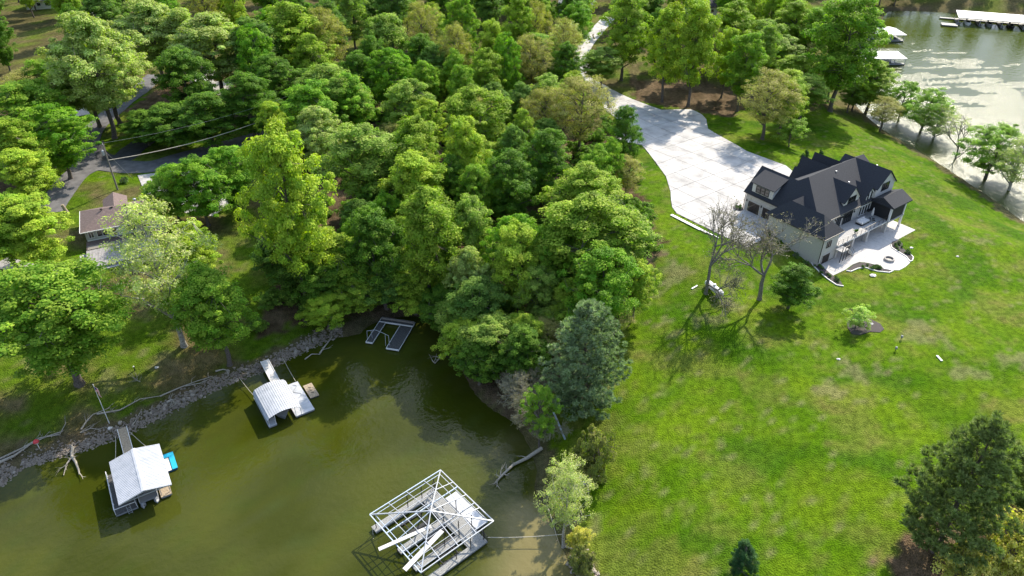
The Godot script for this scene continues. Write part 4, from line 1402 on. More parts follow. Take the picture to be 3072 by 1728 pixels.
	rl.bar(Vector3(5.5, 3.76, -0.12), Vector3(22.0, 3.76, -0.12), 0.07, 0.05)
	for k in 5: rl.bar(Vector3(5.5, 2.9 + k * 0.17, -0.12), Vector3(22.0, 2.9 + k * 0.17, -0.12), 0.012, 0.012)
	part(home, "railing", rl, M.dark_frame)
	# screened porch on tall posts
	var pf := Mb.new()
	pf.span(Vector3(22.0, 2.45, -4.3), Vector3(27.7, 2.71, 0.25))
	part(home, "porch_floor", pf, M.deck)
	for q in [[22.3, 0.0], [27.4, 0.0], [27.4, -4.0]]:
		var c := Mb.new()
		c.span(Vector3(q[0] - 0.18, (2.49 if q[0] < 23.0 else -0.05), q[1] - 0.18), Vector3(q[0] + 0.18, 5.75, q[1] + 0.18))
		part(home, "porch_post", c, M.trim)
	for q in [[Vector3(22.5, 2.72, 0.02), Vector3(27.2, 5.6, 0.06)], [Vector3(27.38, 2.72, -3.8), Vector3(27.42, 5.6, -0.2)], [Vector3(22.28, 2.72, -4.3), Vector3(22.32, 5.6, -0.2)]]:
		var s := Mb.new()
		s.span(q[0], q[1])
		part(home, "insect_screen", s, M.screen)
	for z in [-4.0, 0.1]:
		var bm := Mb.new()
		bm.span(Vector3(22.0, 5.6, z - 0.14), Vector3(27.7, 5.95, z + 0.14))
		part(home, "porch_beam", bm, M.trim)
	r = Mb.new()
	gable_block(r, 21.5, 28.2, -4.6, 0.75, 5.96, 7.35, true)
	part(home, "porch_roof", r, M.shingle)
	# outside stair down to the patio
	var st := Mb.new()
	st.span(Vector3(4.7, 2.2, 0.0), Vector3(6.9, 2.35, 1.5))
	part(home, "stair_landing", st, M.deck)
	for k in 8:
		var b := Mb.new()
		b.span(Vector3(6.9 + k * 0.28, 2.02 - k * 0.27, 0.35), Vector3(7.2 + k * 0.28, 2.08 - k * 0.27, 1.5))
		part(home, "step", b, M.deck)
	for z in [0.33, 1.52]:
		var b := Mb.new()
		b.bar(Vector3(6.9, 2.0, z), Vector3(9.2, -0.1, z), 0.06, 0.28)
		part(home, "stringer", b, M.gray)
		b = Mb.new()
		b.bar(Vector3(6.9, 3.2, z), Vector3(9.2, 1.0, z), 0.05, 0.05)
		for k in 4: b.bar(Vector3(6.9 + k * 0.76, 2.1 - k * 0.70, z), Vector3(6.9 + k * 0.76, 3.2 - k * 0.72, z), 0.05, 0.05)
		part(home, "stair_rail", b, M.dark_frame)
	for q in [[4.8, 1.4], [5.8, 1.4], [6.8, 1.4]]:
		var b := Mb.new()
		b.bar(Vector3(q[0], -0.05, q[1]), Vector3(q[0], 3.2, q[1]), 0.1, 0.1)
		part(home, "stair_post", b, M.dark_frame)
	var lr := Mb.new()
	lr.bar(Vector3(4.75, 3.2, 1.45), Vector3(6.9, 3.2, 1.45), 0.05, 0.05)
	lr.bar(Vector3(4.75, 3.2, 0.0), Vector3(4.75, 3.2, 1.45), 0.05, 0.05)
	part(home, "landing_rail", lr, M.dark_frame)
	make_terrace()

func garage_door(home: Node3D, p: Vector3, w: float, h: float, dir: Vector3, called: String) -> void:
	var side := dir.cross(Vector3.UP).normalized()
	var bs := Basis(side, Vector3.UP, -dir)
	if bs.determinant() < 0: bs = Basis(-side, Vector3.UP, -dir)
	var f := Mb.new()
	f.box(p, Vector3(w, h, 0.06), bs)
	var d := part(home, called, f, M.black)
	for k in 4:
		for m in 4:
			var q := Mb.new()
			q.box(p + dir * 0.05 + side * (-w * 0.5 + w * (m + 0.5) / 4) + Vector3.UP * (-h * 0.5 + h * (k + 0.5) / 4), Vector3(w / 4 - 0.06, h / 4 - 0.05, 0.04), bs)
			part(d, "panel", q, M.door_brown)
	var t := Mb.new()
	t.box(p + dir * 0.05 + Vector3.UP * (h * 0.5 + 0.08), Vector3(w + 0.3, 0.16, 0.12), bs)
	for s in [-1.0, 1.0]: t.box(p + dir * 0.05 + side * s * (w * 0.5 + 0.07), Vector3(0.14, h, 0.12), bs)
	part(d, "door_trim", t, M.brick)

func house_point(x: float, y: float, z: float) -> Vector3:
	return HOUSE_AT + Basis(Vector3.UP, deg_to_rad(HOUSE_TURN)) * Vector3(x, y, z)

func house_poly(a: Array) -> PackedVector2Array:
	var out := PackedVector2Array()
	for p in a:
		var q := house_point(p[0], 0, p[1])
		out.append(Vector2(q.x, q.z))
	return out

func make_terrace() -> void:
	# patio outline from the photograph, at its own level
	var z := 0.3036
	var px := []
	for p in [[985, 1275], [1110, 1215], [1180, 1165], [1245, 1140], [1330, 1150], [1430, 1175], [1480, 1200], [1580, 1222], [1640, 1222], [1700, 1190], [1745, 1150], [1740, 1120], [1700, 1085], [1620, 1040], [1560, 1000], [1545, 968]]:
		px.append([2200 + p[0] * z, 440 + p[1] * z])
	var poly := px_poly(px, 1.0, 6.5)
	poly.append_array(house_poly([[18.6, 3.2], [28.4, 3.1], [28.4, -4.4], [5.2, -4.4], [5.2, -0.2], [1.0, -0.2]]))
	var pat := struct("patio", null, null)
	for mb in drape(poly, 3.0, deg_to_rad(-36.0), 0.03, 0.06, 6.5):
		part(pat, "slab", mb, M.patio)
	# planting beds: mulch, kerb of pale stones, bushes
	var beds := [
		["mulch bed with pale kerb along the lower curve of the patio", [[1115, 1225], [1180, 1172], [1245, 1145], [1330, 1155], [1430, 1182], [1480, 1206], [1580, 1226], [1540, 1245], [1420, 1232], [1300, 1195], [1230, 1205], [1160, 1235]], "small green bush in the bed on the patio's lower curve"],
		["mulch bed with pale kerb along the upper curve of the patio", [[1555, 968], [1570, 940], [1640, 920], [1672, 960], [1670, 1000], [1740, 1055], [1778, 1095], [1770, 1125], [1745, 1135], [1705, 1085], [1625, 1038], [1565, 1000]], "small green bush in the bed on the patio's upper curve"],
		["narrow mulch bed with stone edge below the wing corner", [[850, 1160], [985, 1275], [1060, 1330], [1088, 1380], [1020, 1370], [930, 1310], [850, 1240], [790, 1180], [770, 1150]], "small green bush in the narrow bed below the wing corner"]]
	var r := RandomNumberGenerator.new()
	r.seed = 3
	for b in beds:
		var pp := []
		for p in b[1]: pp.append([2200 + p[0] * z, 440 + p[1] * z])
		var poly2 := px_poly(pp, 1.0, 6.55)
		var bed := thing("planting_bed", b[0], "flower bed", Vector3.ZERO)
		var list := drape(poly2, 2.0, 0.0, 0.0, 0.07 if b == beds[2] else 0.1, -1.0 if b == beds[2] else 6.5)
		part(bed, "mulch", merge(list), M.mulch)
		var n := poly2.size()
		for k in n:
			var a := poly2[k]
			var c := poly2[(k + 1) % n]
			# only the outer edge carries the kerb
			if k < n / 2 - 1: continue
			var m := maxi(1, int((c - a).length() / 0.55))
			for s in m:
				var t0 := a.lerp(c, float(s) / m)
				var t1 := a.lerp(c, float(s + 1) / m)
				var kb := Mb.new()
				var y := 6.6 if b != beds[2] else hgt(t0.x, t0.y) + 0.12
				kb.bar(Vector3(t0.x, y, t0.y), Vector3(t1.x, y, t1.y), 0.13, 0.18)
				part(bed, "kerb_stone", kb, M.trim)
		var made := 0
		var c2 := Vector2.ZERO
		for p in poly2: c2 += p
		c2 /= n
		for k in 200:
			if made >= 9: break
			var q := poly2[r.randi() % n].lerp(c2, r.randf_range(0.2, 0.7)) + Vector2(r.randf_range(-0.6, 0.6), r.randf_range(-0.6, 0.6))
			if not Geometry2D.is_point_in_polygon(q, poly2): continue
			made += 1
			var y := 6.58 if b != beds[2] else hgt(q.x, q.y) + 0.05
			var sz := r.randf_range(0.45, 0.95)
			tree("bush", Vector3(q.x, y, q.y), sz * 0.9, sz, b[2], b[2].replace("bush in", "bushes in"))
		if b == beds[2]: continue
	# small round bed at the garage corner
	var gb := thing("planting_bed", "small dark planting bed at the outer garage corner", "flower bed", house_point(3.4, 2.0, -21.9), HOUSE_TURN)
	var mb2 := Mb.new()
	mb2.lathe(Vector3(0, 0.0, 0), [[1.05, 0.0], [1.0, 0.18], [0.7, 0.26], [0.0, 0.28]], 16)
	part(gb, "mulch", mb2, M.mulch)
	for k in 4:
		var pz := house_point(3.4 + cos(k * 1.6) * 0.5, 2.2, -21.9 + sin(k * 1.6) * 0.5)
		tree("bush", pz, 0.6, 0.7, "small green bush in the bed at the garage corner", "bushes at the garage corner")
	for k in 5:
		var q := house_point(-0.9, 0, -2.0 - k * 2.2)
		q.y = hgt(q.x, q.z)
		tree("bush", q, 1.1, 1.3, "dark bush along the shaded wing wall", "bushes along the wing wall")
	# fire pit
	var fp := thing("fire_pit", "round stone fire pit on the patio's curved tip", "fire pit", house_point(13.2, 0.06, 6.4))
	var f := Mb.new()
	f.lathe(Vector3.ZERO, [[0.95, 0.0], [0.95, 0.42], [0.7, 0.44], [0.66, 0.12]], 20)
	part(fp, "stone_ring", f, M.stone)
	f = Mb.new()
	f.lathe(Vector3(0, 0.1, 0), [[0.67, 0.0], [0.6, 0.05], [0.0, 0.07]], 16)
	part(fp, "ash_bed", f, M.black)
	# covered furniture on the deck
	var sf := thing("patio_sofa", "cream cushioned sofa on the deck before the sliding doors", "sofa", house_point(17.2, 2.735, -2.5), HOUSE_TURN)
	var s := Mb.new()
	s.span(Vector3(-1.3, 0.0, -0.7), Vector3(1.3, 0.34, 0.7))
	part(sf, "base", s, M.dark_frame)
	s = Mb.new()
	s.span(Vector3(-1.28, 0.345, -0.68), Vector3(1.28, 0.62, 0.68))
	part(sf, "cushion", s, M.fabric)
	s = Mb.new()
	s.span(Vector3(-1.28, 0.625, -0.68), Vector3(1.28, 0.85, -0.42))
	part(sf, "back_cushion", s, M.fabric)
	var ch := thing("patio_chair", "dark patio armchair beside the cream sofa on the deck", "chair", house_point(19.4, 2.735, -1.7), HOUSE_TURN + 40)
	s = Mb.new()
	s.span(Vector3(-0.4, 0.0, -0.4), Vector3(0.4, 0.4, 0.4))
	part(ch, "seat", s, M.gray)
	s = Mb.new()
	s.span(Vector3(-0.4, 0.4, -0.4), Vector3(0.4, 0.85, -0.28))
	part(ch, "backrest", s, M.gray)
	for sx in [-1.0, 1.0]:
		s = Mb.new()
		s.span(Vector3(sx * 0.34 - 0.06, 0.4, -0.28), Vector3(sx * 0.34 + 0.06, 0.6, 0.38))
		part(ch, "armrest", s, M.dark_frame)
	var um := thing("patio_umbrella", "closed pale umbrella on the deck beside the porch", "umbrella", house_point(20.4, 2.735, -2.6))
	s = Mb.new()
	s.tube(Vector3.ZERO, Vector3(0, 2.4, 0), 0.035, 0.03, 8)
	s.lathe(Vector3.ZERO, [[0.3, 0.0], [0.28, 0.08], [0.05, 0.1]], 12)
	part(um, "pole", s, M.dark_frame)
	s = Mb.new()
	s.lathe(Vector3(0, 0.7, 0), [[0.2, 0.0], [0.26, 0.3], [0.16, 1.3], [0.04, 1.75]], 10)
	part(um, "folded_canopy", s, M.fabric)
	var gr := thing("grill", "black barbecue grill inside the porch corner", "grill", house_point(21.3, 2.735, -3.9), HOUSE_TURN)
	s = Mb.new()
	s.span(Vector3(-0.6, 0.0, -0.3), Vector3(0.6, 0.85, 0.3))
	part(gr, "cabinet", s, M.gray)
	s = Mb.new()
	s.hull([Vector3(-0.55, 0.86, -0.28), Vector3(0.55, 0.86, -0.28), Vector3(0.55, 0.86, 0.28), Vector3(-0.55, 0.86, 0.28)], [Vector3(-0.5, 1.2, -0.2), Vector3(0.5, 1.2, -0.2), Vector3(0.5, 1.15, 0.1), Vector3(-0.5, 1.15, 0.1)])
	part(gr, "lid", s, M.black)
	for q in [[7.4, -2.6], [12.3, -0.9]]:
		var pt := thing("potted_plant", "potted plant on the deck " + ("by the wing" if q[0] < 9 else "at the railing"), "potted plant", house_point(q[0], 2.735, q[1]))
		s = Mb.new()
		s.lathe(Vector3.ZERO, [[0.2, 0.0], [0.3, 0.5], [0.26, 0.5], [0.0, 0.46]], 12)
		part(pt, "pot", s, M.gray)
		var fo := part(pt, "foliage", protos.bush.crown, protos.bush.leaf)
		fo.position = Vector3(0, 0.42, 0)
		fo.scale = Vector3.ONE * 0.8
	# things under the wing: bins at the side
	var bn := thing("storage_bin", "dark bin against the wing wall beside the driveway end", "bin", house_point(-0.5, 1.85, -11.2), HOUSE_TURN)
	s = Mb.new()
	s.span(Vector3(-0.4, 0, -0.5), Vector3(0.4, 0.9, 0.5))
	part(bn, "body", s, M.gray)
	s = Mb.new()
	s.span(Vector3(-0.44, 0.905, -0.54), Vector3(0.44, 0.98, 0.54))
	part(bn, "lid", s, M.black)

func make_left_house() -> void:
	# upper floor above a walk-out level; local x along the front, z towards the cove
	var fl := on_level(180 + 310 * 0.1933, 580 + 620 * 0.1933, 10.0)
	var g := hgt(fl.x, fl.z)
	var home := thing("brown_roofed_house", "low house with brown hipped roof and pale wall beside the utility pole", "house", Vector3(fl.x, g, fl.z), 26.0)
	var e := 10.0 - g
	var w := Mb.new()
	w.span(Vector3(0.6, -1.0, -9.4), Vector3(14.6, e - 0.05, -0.7))
	part(home, "wall", w, M.wall_grey)
	var r := Mb.new()
	hip_block(r, 0.0, 15.2, -10.0, 0.0, e, e + 1.9)
	part(home, "roof", r, M.brown_shingle)
	r = Mb.new()
	gable_block(r, 4.2, 8.8, -13.5, -6.0, e - 0.02, e + 1.3, false)
	part(home, "rear_roof", r, M.brown_shingle)
	w = Mb.new()
	w.span(Vector3(4.6, -1.0, -13.0), Vector3(8.4, e - 0.1, -9.4))
	part(home, "rear_wall", w, M.wall_grey)
	var t := Mb.new()
	t.bar(Vector3(0.0, e - 0.08, 0.05), Vector3(15.2, e - 0.08, 0.05), 0.12, 0.14)
	t.bar(Vector3(-0.05, e - 0.08, -10.0), Vector3(-0.05, e - 0.08, 0.0), 0.12, 0.14)
	part(home, "gutter", t, M.trim)
	# band of windows, door and pale panels
	for q in [[1.6, 0.9], [3.6, 1.9], [8.6, 1.9], [11.6, 1.6]]:
		window(home, Vector3(q[0], e - 1.15, -0.7), q[1], 1.25, Vector3.BACK, 2, 1, M.trim)
	var d := Mb.new()
	d.span(Vector3(5.5, e - 2.2, -0.7), Vector3(6.0, e - 0.3, -0.64))
	part(home, "door", d, M.maroon)
	d = Mb.new()
	d.span(Vector3(6.25, e - 2.2, -0.7), Vector3(7.5, e - 0.3, -0.65))
	part(home, "white_panel", d, M.white)
	t = Mb.new()
	t.bar(Vector3(0.7, e - 2.25, -0.6), Vector3(14.6, e - 2.25, -0.6), 0.16, 0.16)
	part(home, "sill_band", t, M.trim)
	# shingled lean-to strip, then ribbed metal patio roof on posts
	r = Mb.new()
	r.slab(Vector3(0.4, e - 2.35, -0.72), Vector3(14.8, e - 2.35, -0.72), Vector3(14.8, e - 2.65, 2.9), Vector3(0.4, e - 2.65, 2.9), 0.15)
	part(home, "lower_roof", r, M.brown_shingle)
	for k in 12:
		var m := Mb.new()
		var x0 := 0.3 + k * 1.0
		m.slab(Vector3(x0, e - 2.6, 2.75), Vector3(x0 + 0.97, e - 2.6, 2.75), Vector3(x0 + 0.97, e - 3.0, 8.9), Vector3(x0, e - 3.0, 8.9), 0.05)
		for s in 4:
			m.bar(Vector3(x0 + 0.12 + s * 0.25, e - 2.58, 2.75), Vector3(x0 + 0.12 + s * 0.25, e - 2.98, 8.9), 0.05, 0.05)
		part(home, "roof_panel", m, M.patio_roof)
	for x in [0.8, 3.6, 6.6, 9.6, 12.0]:
		var p := Mb.new()
		p.bar(Vector3(x, -1.4, 8.6), Vector3(x, e - 3.05, 8.6), 0.14, 0.14)
		part(home, "post", p, M.trim)
	w = Mb.new()
	w.span(Vector3(0.6, -1.2, -0.7), Vector3(14.6, e - 2.5, 2.6))
	part(home, "lower_wall", w, M.grey_wood)
	# vents and the metal flue
	for q in [[4.3, -5.3], [6.2, -5.3], [8.6, -5.2], [11.6, -5.0]]:
		var v := Mb.new()
		v.box(Vector3(q[0], e + 1.95, q[1] + 0.4), Vector3(0.45, 0.3, 0.4))
		part(home, "roof_vent", v, M.brown_shingle)
	var f := Mb.new()
	f.tube(Vector3(10.6, e + 1.2, -4.4), Vector3(10.6, e + 2.7, -4.4), 0.16, 0.16, 10)
	f.lathe(Vector3(10.6, e + 2.7, -4.4), [[0.16, 0.0], [0.3, 0.05], [0.3, 0.3], [0.0, 0.42]], 10)
	f.lathe(Vector3(10.6, e + 1.25, -4.4), [[0.45, 0.0], [0.17, 0.3]], 10)
	part(home, "flue", f, M.galvanised)
	# patio slab under the roof
	var fx := Basis(Vector3.UP, deg_to_rad(26.0))
	var base := Vector3(fl.x, 0, fl.z)
	var pl := PackedVector2Array()
	for q in [[-1.0, 2.6], [13.0, 2.6], [13.0, 9.4], [-1.0, 9.4]]:
		var k: Vector3 = base + fx * Vector3(q[0], 0, q[1])
		pl.append(Vector2(k.x, k.z))
	struct("carport_slab", merge(drape(pl, 3.0, deg_to_rad(-26.0), 0.03, 0.12)), M.concrete)

# ---------------------------------------------------------------- docks (local z runs from the shore out over the water)
func decking(parent: Node3D, called: String, x0: float, x1: float, z0: float, z1: float, y: float, m: Material, across := true, step := 0.22) -> void:
	var f := Mb.new()
	var n := int(((z1 - z0) if across else (x1 - x0)) / step)
	for k in n:
		if across:
			var a := z0 + (z1 - z0) * k / n
			f.span(Vector3(x0, y - 0.05, a), Vector3(x1, y, a + (z1 - z0) / n - 0.02))
		else:
			var a := x0 + (x1 - x0) * k / n
			f.span(Vector3(a, y - 0.05, z0), Vector3(a + (x1 - x0) / n - 0.02, y, z1))
	part(parent, called, f, m)
	var b := Mb.new()
	b.span(Vector3(x0 + 0.03, y - 0.28, z0 + 0.03), Vector3(x1 - 0.03, y - 0.055, z1 - 0.03))
	part(parent, "deck_frame", b, M.gray)
	b = Mb.new()
	b.span(Vector3(x0 + 0.15, -0.3, z0 + 0.15), Vector3(x1 - 0.15, y - 0.285, z1 - 0.15))
	part(parent, "float", b, M.flotation)

func post(parent: Node3D, x: float, z: float, y0: float, y1: float, w: float, m: Material, called := "post") -> void:
	var p := Mb.new()
	p.bar(Vector3(x, y0, z), Vector3(x, y1, z), w, w)
	part(parent, called, p, m)

func rope_between(a: Vector3, b: Vector3, sag: float, r: float, label: String, m: Material = null, called := "mooring_rope", cat := "rope") -> void:
	var mb := Mb.new()
	var pts := []
	for k in 9:
		var t := k / 8.0
		pts.append(a.lerp(b, t) - Vector3(0, sag * 4.0 * t * (1.0 - t), 0))
	mb.path(pts, r, r, 5)
	solo(called, mb, m if m else M.rope, label, cat)

func place(n: Node3D, x: float, y: float, z: float) -> Vector3:
	return n.transform * Vector3(x, y, z)

func ramp(parent: Node3D, x: float, w: float, z0: float, z1: float, y0: float, y1: float, m: Material) -> void:
	var n := int((z1 - z0) / 0.4)
	for k in n:
		var a := float(k) / n
		var b := (k + 0.95) / n
		var s := Mb.new()
		s.slab(Vector3(x - w * 0.5, lerpf(y0, y1, a), lerpf(z0, z1, a)), Vector3(x + w * 0.5, lerpf(y0, y1, a), lerpf(z0, z1, a)), Vector3(x + w * 0.5, lerpf(y0, y1, b), lerpf(z0, z1, b)), Vector3(x - w * 0.5, lerpf(y0, y1, b), lerpf(z0, z1, b)), 0.06)
		part(parent, "ramp_board", s, m)
	var r := Mb.new()
	for s in [-1.0, 1.0]:
		r.bar(Vector3(x + s * (w * 0.5 + 0.04), y0, z0), Vector3(x + s * (w * 0.5 + 0.04), y1, z1), 0.08, 0.2)
	part(parent, "ramp_beam", r, M.trim)

func make_docks() -> void:
	gable_dock()
	arched_dock()
	frame_dock()
	u_dock()
	far_docks()

func gable_dock() -> void:
	var d := thing("boat_dock", "floating boat dock with white ribbed gable roof and blue raft alongside", "dock", Vector3(-50.9, 0, -69.0), 32.0)
	decking(d, "decking", -4.2, -1.4, -4.6, 3.5, 0.5, M.dark_deck)
	decking(d, "decking", 1.5, 2.9, -4.6, 3.5, 0.5, M.tan_wood)
	decking(d, "decking", -1.38, 1.48, -4.6, -3.2, 0.5, M.dark_deck)
	for x in [-4.1, -1.55, 1.65, 2.8]:
		for z in [-4.2, -0.6, 3.0]:
			if x < -4.0 and z > 2.0: continue
			post(d, clampf(x, -3.1, 3.1), z, 0.5, 2.95, 0.09, M.galvanised)
	for s in [-1.0, 1.0]:
		for k in 10:
			var m := Mb.new()
			var z0 := -4.4 + k * 0.88
			var z1 := z0 + 0.875
			m.slab(Vector3(0.02 * s, 3.72, z0), Vector3(0.02 * s, 3.72, z1), Vector3(s * 3.3, 2.92, z1), Vector3(s * 3.3, 2.92, z0), 0.03)
			for q in 3:
				var z := z0 + 0.15 + q * 0.29
				m.bar(Vector3(s * 0.1, 3.725, z), Vector3(s * 3.28, 2.945, z), 0.055, 0.06)
			part(d, "roof_panel", m, M.white_metal)
	var c := Mb.new()
	c.slab(Vector3(0, 3.79, -4.42), Vector3(0, 3.79, 4.42), Vector3(0.3, 3.715, 4.42), Vector3(0.3, 3.715, -4.42), 0.02)
	c.slab(Vector3(0, 3.79, -4.42), Vector3(0, 3.79, 4.42), Vector3(-0.3, 3.715, 4.42), Vector3(-0.3, 3.715, -4.42), 0.02)
	part(d, "ridge_cap", c, M.white_metal)
	c = Mb.new()
	for z in [-4.35, 4.35]:
		for s in [-1.0, 1.0]: c.bar(Vector3(0, 3.6, z), Vector3(s * 3.28, 2.8, z), 0.06, 0.14)
		c.bar(Vector3(-3.2, 2.82, z * 0.97), Vector3(3.2, 2.82, z * 0.97), 0.08, 0.1)
	for s in [-1.0, 1.0]: c.bar(Vector3(s * 3.22, 2.8, -4.35), Vector3(s * 3.22, 2.8, 4.35), 0.06, 0.14)
	part(d, "roof_frame", c, M.galvanised)
	# rails of the left walk
	var r := Mb.new()
	for k in 5:
		r.bar(Vector3(-4.15, 0.5, -4.4 + k * 1.95), Vector3(-4.15, 1.5, -4.4 + k * 1.95), 0.06, 0.06)
	r.bar(Vector3(-4.15, 1.5, -4.4), Vector3(-4.15, 1.5, 3.4), 0.07, 0.07)
	r.bar(Vector3(-4.15, 1.0, -4.4), Vector3(-4.15, 1.0, 3.4), 0.05, 0.05)
	r.bar(Vector3(-4.15, 1.5, 3.42), Vector3(-1.5, 1.5, 3.42), 0.07, 0.07)
	r.bar(Vector3(-1.5, 0.5, 3.42), Vector3(-1.5, 1.5, 3.42), 0.06, 0.06)
	part(d, "railing", r, M.trim)
	r = Mb.new()
	for x in [-2.7, -2.25]: r.bar(Vector3(x, -0.3, 3.65), Vector3(x, 1.4, 3.5), 0.05, 0.05)
	for k in 4: r.bar(Vector3(-2.7, 0.1 + k * 0.3, 3.62 - k * 0.03), Vector3(-2.25, 0.1 + k * 0.3, 3.62 - k * 0.03), 0.04, 0.04)
	part(d, "ladder", r, M.galvanised)
	ramp(d, -0.9, 1.2, -12.8, -4.6, 1.15, 0.55, M.tan_wood)
	# pontoon boat between the fingers
	var b := thing("pontoon_boat", "pontoon boat moored under the white gable roof", "boat", place(d, 0.05, 0.0, 0.7), 32.0)
	for x in [-0.85, 0.85]:
		var p := Mb.new()
		p.tube(Vector3(x, 0.15, -2.6), Vector3(x, 0.15, 2.6), 0.34, 0.34, 12)
		p.tube(Vector3(x, 0.15, 2.6), Vector3(x, 0.28, 3.2), 0.34, 0.08, 12)
		part(b, "pontoon", p, M.galvanised)
	var h := Mb.new()
	h.span(Vector3(-1.2, 0.46, -2.6), Vector3(1.2, 0.54, 2.4))
	part(b, "deck", h, M.gray)
	for x in [-1.17, 1.17]:
		h = Mb.new()
		h.span(Vector3(x - 0.02, 0.54, -2.5), Vector3(x + 0.02, 1.2, 2.2))
		part(b, "side_panel", h, M.white)
	h = Mb.new()
	h.span(Vector3(-1.1, 0.54, -2.4), Vector3(1.1, 0.95, -1.6))
	part(b, "bench", h, M.fabric)
	# blue raft
	var f := thing("swim_raft", "bright blue plastic raft tied beside the gable-roofed dock", "raft", place(d, 3.85, 0.0, -2.9), 32.0)
	h = Mb.new()
	h.span(Vector3(-0.62, -0.1, -1.75), Vector3(0.66, 0.3, 1.75))
	part(f, "hull", h, M.dark_blue)
	h = Mb.new()
	h.span(Vector3(-0.66, 0.3, -1.8), Vector3(0.7, 0.4, -1.0))
	h.span(Vector3(0.0, 0.3, -0.995), Vector3(0.7, 0.4, 1.8))
	part(f, "rim", h, M.blue_plastic)
	h = Mb.new()
	h.span(Vector3(-0.66, 0.3, -0.9), Vector3(-0.12, 0.36, 1.8))
	part(f, "pad", h, M.lumber)
	rope_between(place(d, -3.2, 0.6, -4.6), place(d, -2.0, 1.0, -11.6), 0.25, 0.045, "pale mooring line from the gable-roofed dock to the ramp head")
	rope_between(place(d, 2.6, 0.6, -4.6), place(d, -0.1, 1.0, -11.6), 0.25, 0.045, "pale mooring line running right of the gable-roofed dock's ramp")

func arched_dock() -> void:
	var d := thing("boat_dock", "floating dock with white arched ribbed roof and open white deck", "dock", Vector3(-35.9, 0, -85.5), 33.0)
	decking(d, "decking", -3.6, -2.35, -3.9, 3.9, 0.45, M.white_metal, true, 0.9)
	decking(d, "decking", 0.6, 3.6, -3.9, 3.9, 0.45, M.white_metal, true, 0.9)
	decking(d, "decking", -2.33, 0.58, -3.9, -2.7, 0.45, M.white_metal, true, 0.6)
	var pts := []
	var n := 16
	for k in n + 1:
		var t := float(k) / n
		var x := lerpf(-3.6, 1.7, t)
		var y := 2.05 + 0.6 * sin(PI * t) - (0.32 if k == 0 or k == n else 0.0)
		pts.append(Vector2(x, y))
	for k in n:
		var a: Vector2 = pts[k]
		var b: Vector2 = pts[k + 1]
		var m := Mb.new()
		m.slab(Vector3(a.x, a.y, -3.5), Vector3(b.x - 0.01, b.y, -3.5), Vector3(b.x - 0.01, b.y, 4.0), Vector3(a.x, a.y, 4.0), 0.03)
		m.bar(Vector3(a.x + 0.03, a.y + 0.03, -3.5), Vector3(a.x + 0.03, a.y + 0.02, 4.0), 0.04, 0.05)
		part(d, "roof_panel", m, M.white_metal)
	for x in [-3.45, -2.45, 0.7, 1.55]:
		for z in [-3.3, 0.2, 3.8]:
			post(d, x, z, 0.45, 2.0 + (0.25 if x > -3 and x < 1 else 0.0), 0.07, M.trim)
	var w := Mb.new()
	w.span(Vector3(-3.62, 0.5, -3.3), Vector3(-3.56, 1.75, 3.4))
	part(d, "side_skirt", w, M.blue_steel)
	ramp(d, 0.5, 1.25, -11.0, -3.9, 1.3, 0.5, M.lumber)
	var b := thing("fishing_boat", "dark fishing boat in the slip under the arched roof", "boat", place(d, -0.9, 0.0, 0.4), 33.0)
	var h := Mb.new()
	h.hull([Vector3(-0.7, -0.1, -2.2), Vector3(0.7, -0.1, -2.2), Vector3(0.7, -0.1, 1.6), Vector3(0.0, -0.1, 2.6), Vector3(-0.7, -0.1, 1.6)], [Vector3(-1.0, 0.6, -2.4), Vector3(1.0, 0.6, -2.4), Vector3(1.0, 0.65, 1.7), Vector3(0.0, 0.75, 3.1), Vector3(-1.0, 0.65, 1.7)])
	part(b, "hull", h, M.gray)
	h = Mb.new()
	h.span(Vector3(-0.6, 0.62, -1.2), Vector3(0.6, 1.0, -0.8))
	part(b, "seat", h, M.dark_frame)
	h = Mb.new()
	h.span(Vector3(-0.2, 0.3, -2.8), Vector3(0.2, 1.2, -2.42))
	part(b, "motor", h, M.black)
	var f := thing("wooden_float", "weathered tan wooden float tied to the arched-roof dock", "float", place(d, 4.7, 0.0, -0.75), 33.0)
	for k in 6:
		h = Mb.new()
		h.span(Vector3(-0.72, 0.22, -1.75 + k * 0.585), Vector3(0.72, 0.3, -1.75 + k * 0.585 + 0.565))
		part(f, "plank", h, M.tan_wood)
	h = Mb.new()
	h.span(Vector3(-0.66, -0.2, -1.7), Vector3(0.66, 0.21, 1.7))
	part(f, "float_block", h, M.flotation)
	h = Mb.new()
	for k in 3: h.bar(Vector3(-0.15, 0.33, -0.9 + k * 0.7), Vector3(0.2, 0.33, -0.6 + k * 0.7), 0.06, 0.06)
	part(f, "cleat", h, M.dark_frame)
	rope_between(place(d, -3.4, 0.6, -3.9), place(d, -4.2, 0.9, -9.4), 0.2, 0.04, "mooring line left of the arched-roof dock's ramp")
	rope_between(place(d, 3.3, 0.6, -3.9), place(d, 3.4, 0.9, -10.6), 0.2, 0.04, "mooring line right of the arched-roof dock's ramp")
	var hose := Mb.new()
	var hp := []
	for k in 12:
		hp.append(place(d, 2.6 + 0.45 * sin(k * 0.9), 0.5, -3.4 + k * 0.32))
	hose.path(hp, 0.03, 0.03, 5)
	solo("hose", hose, M.gray, "grey hose snaking over the white dock deck", "hose")

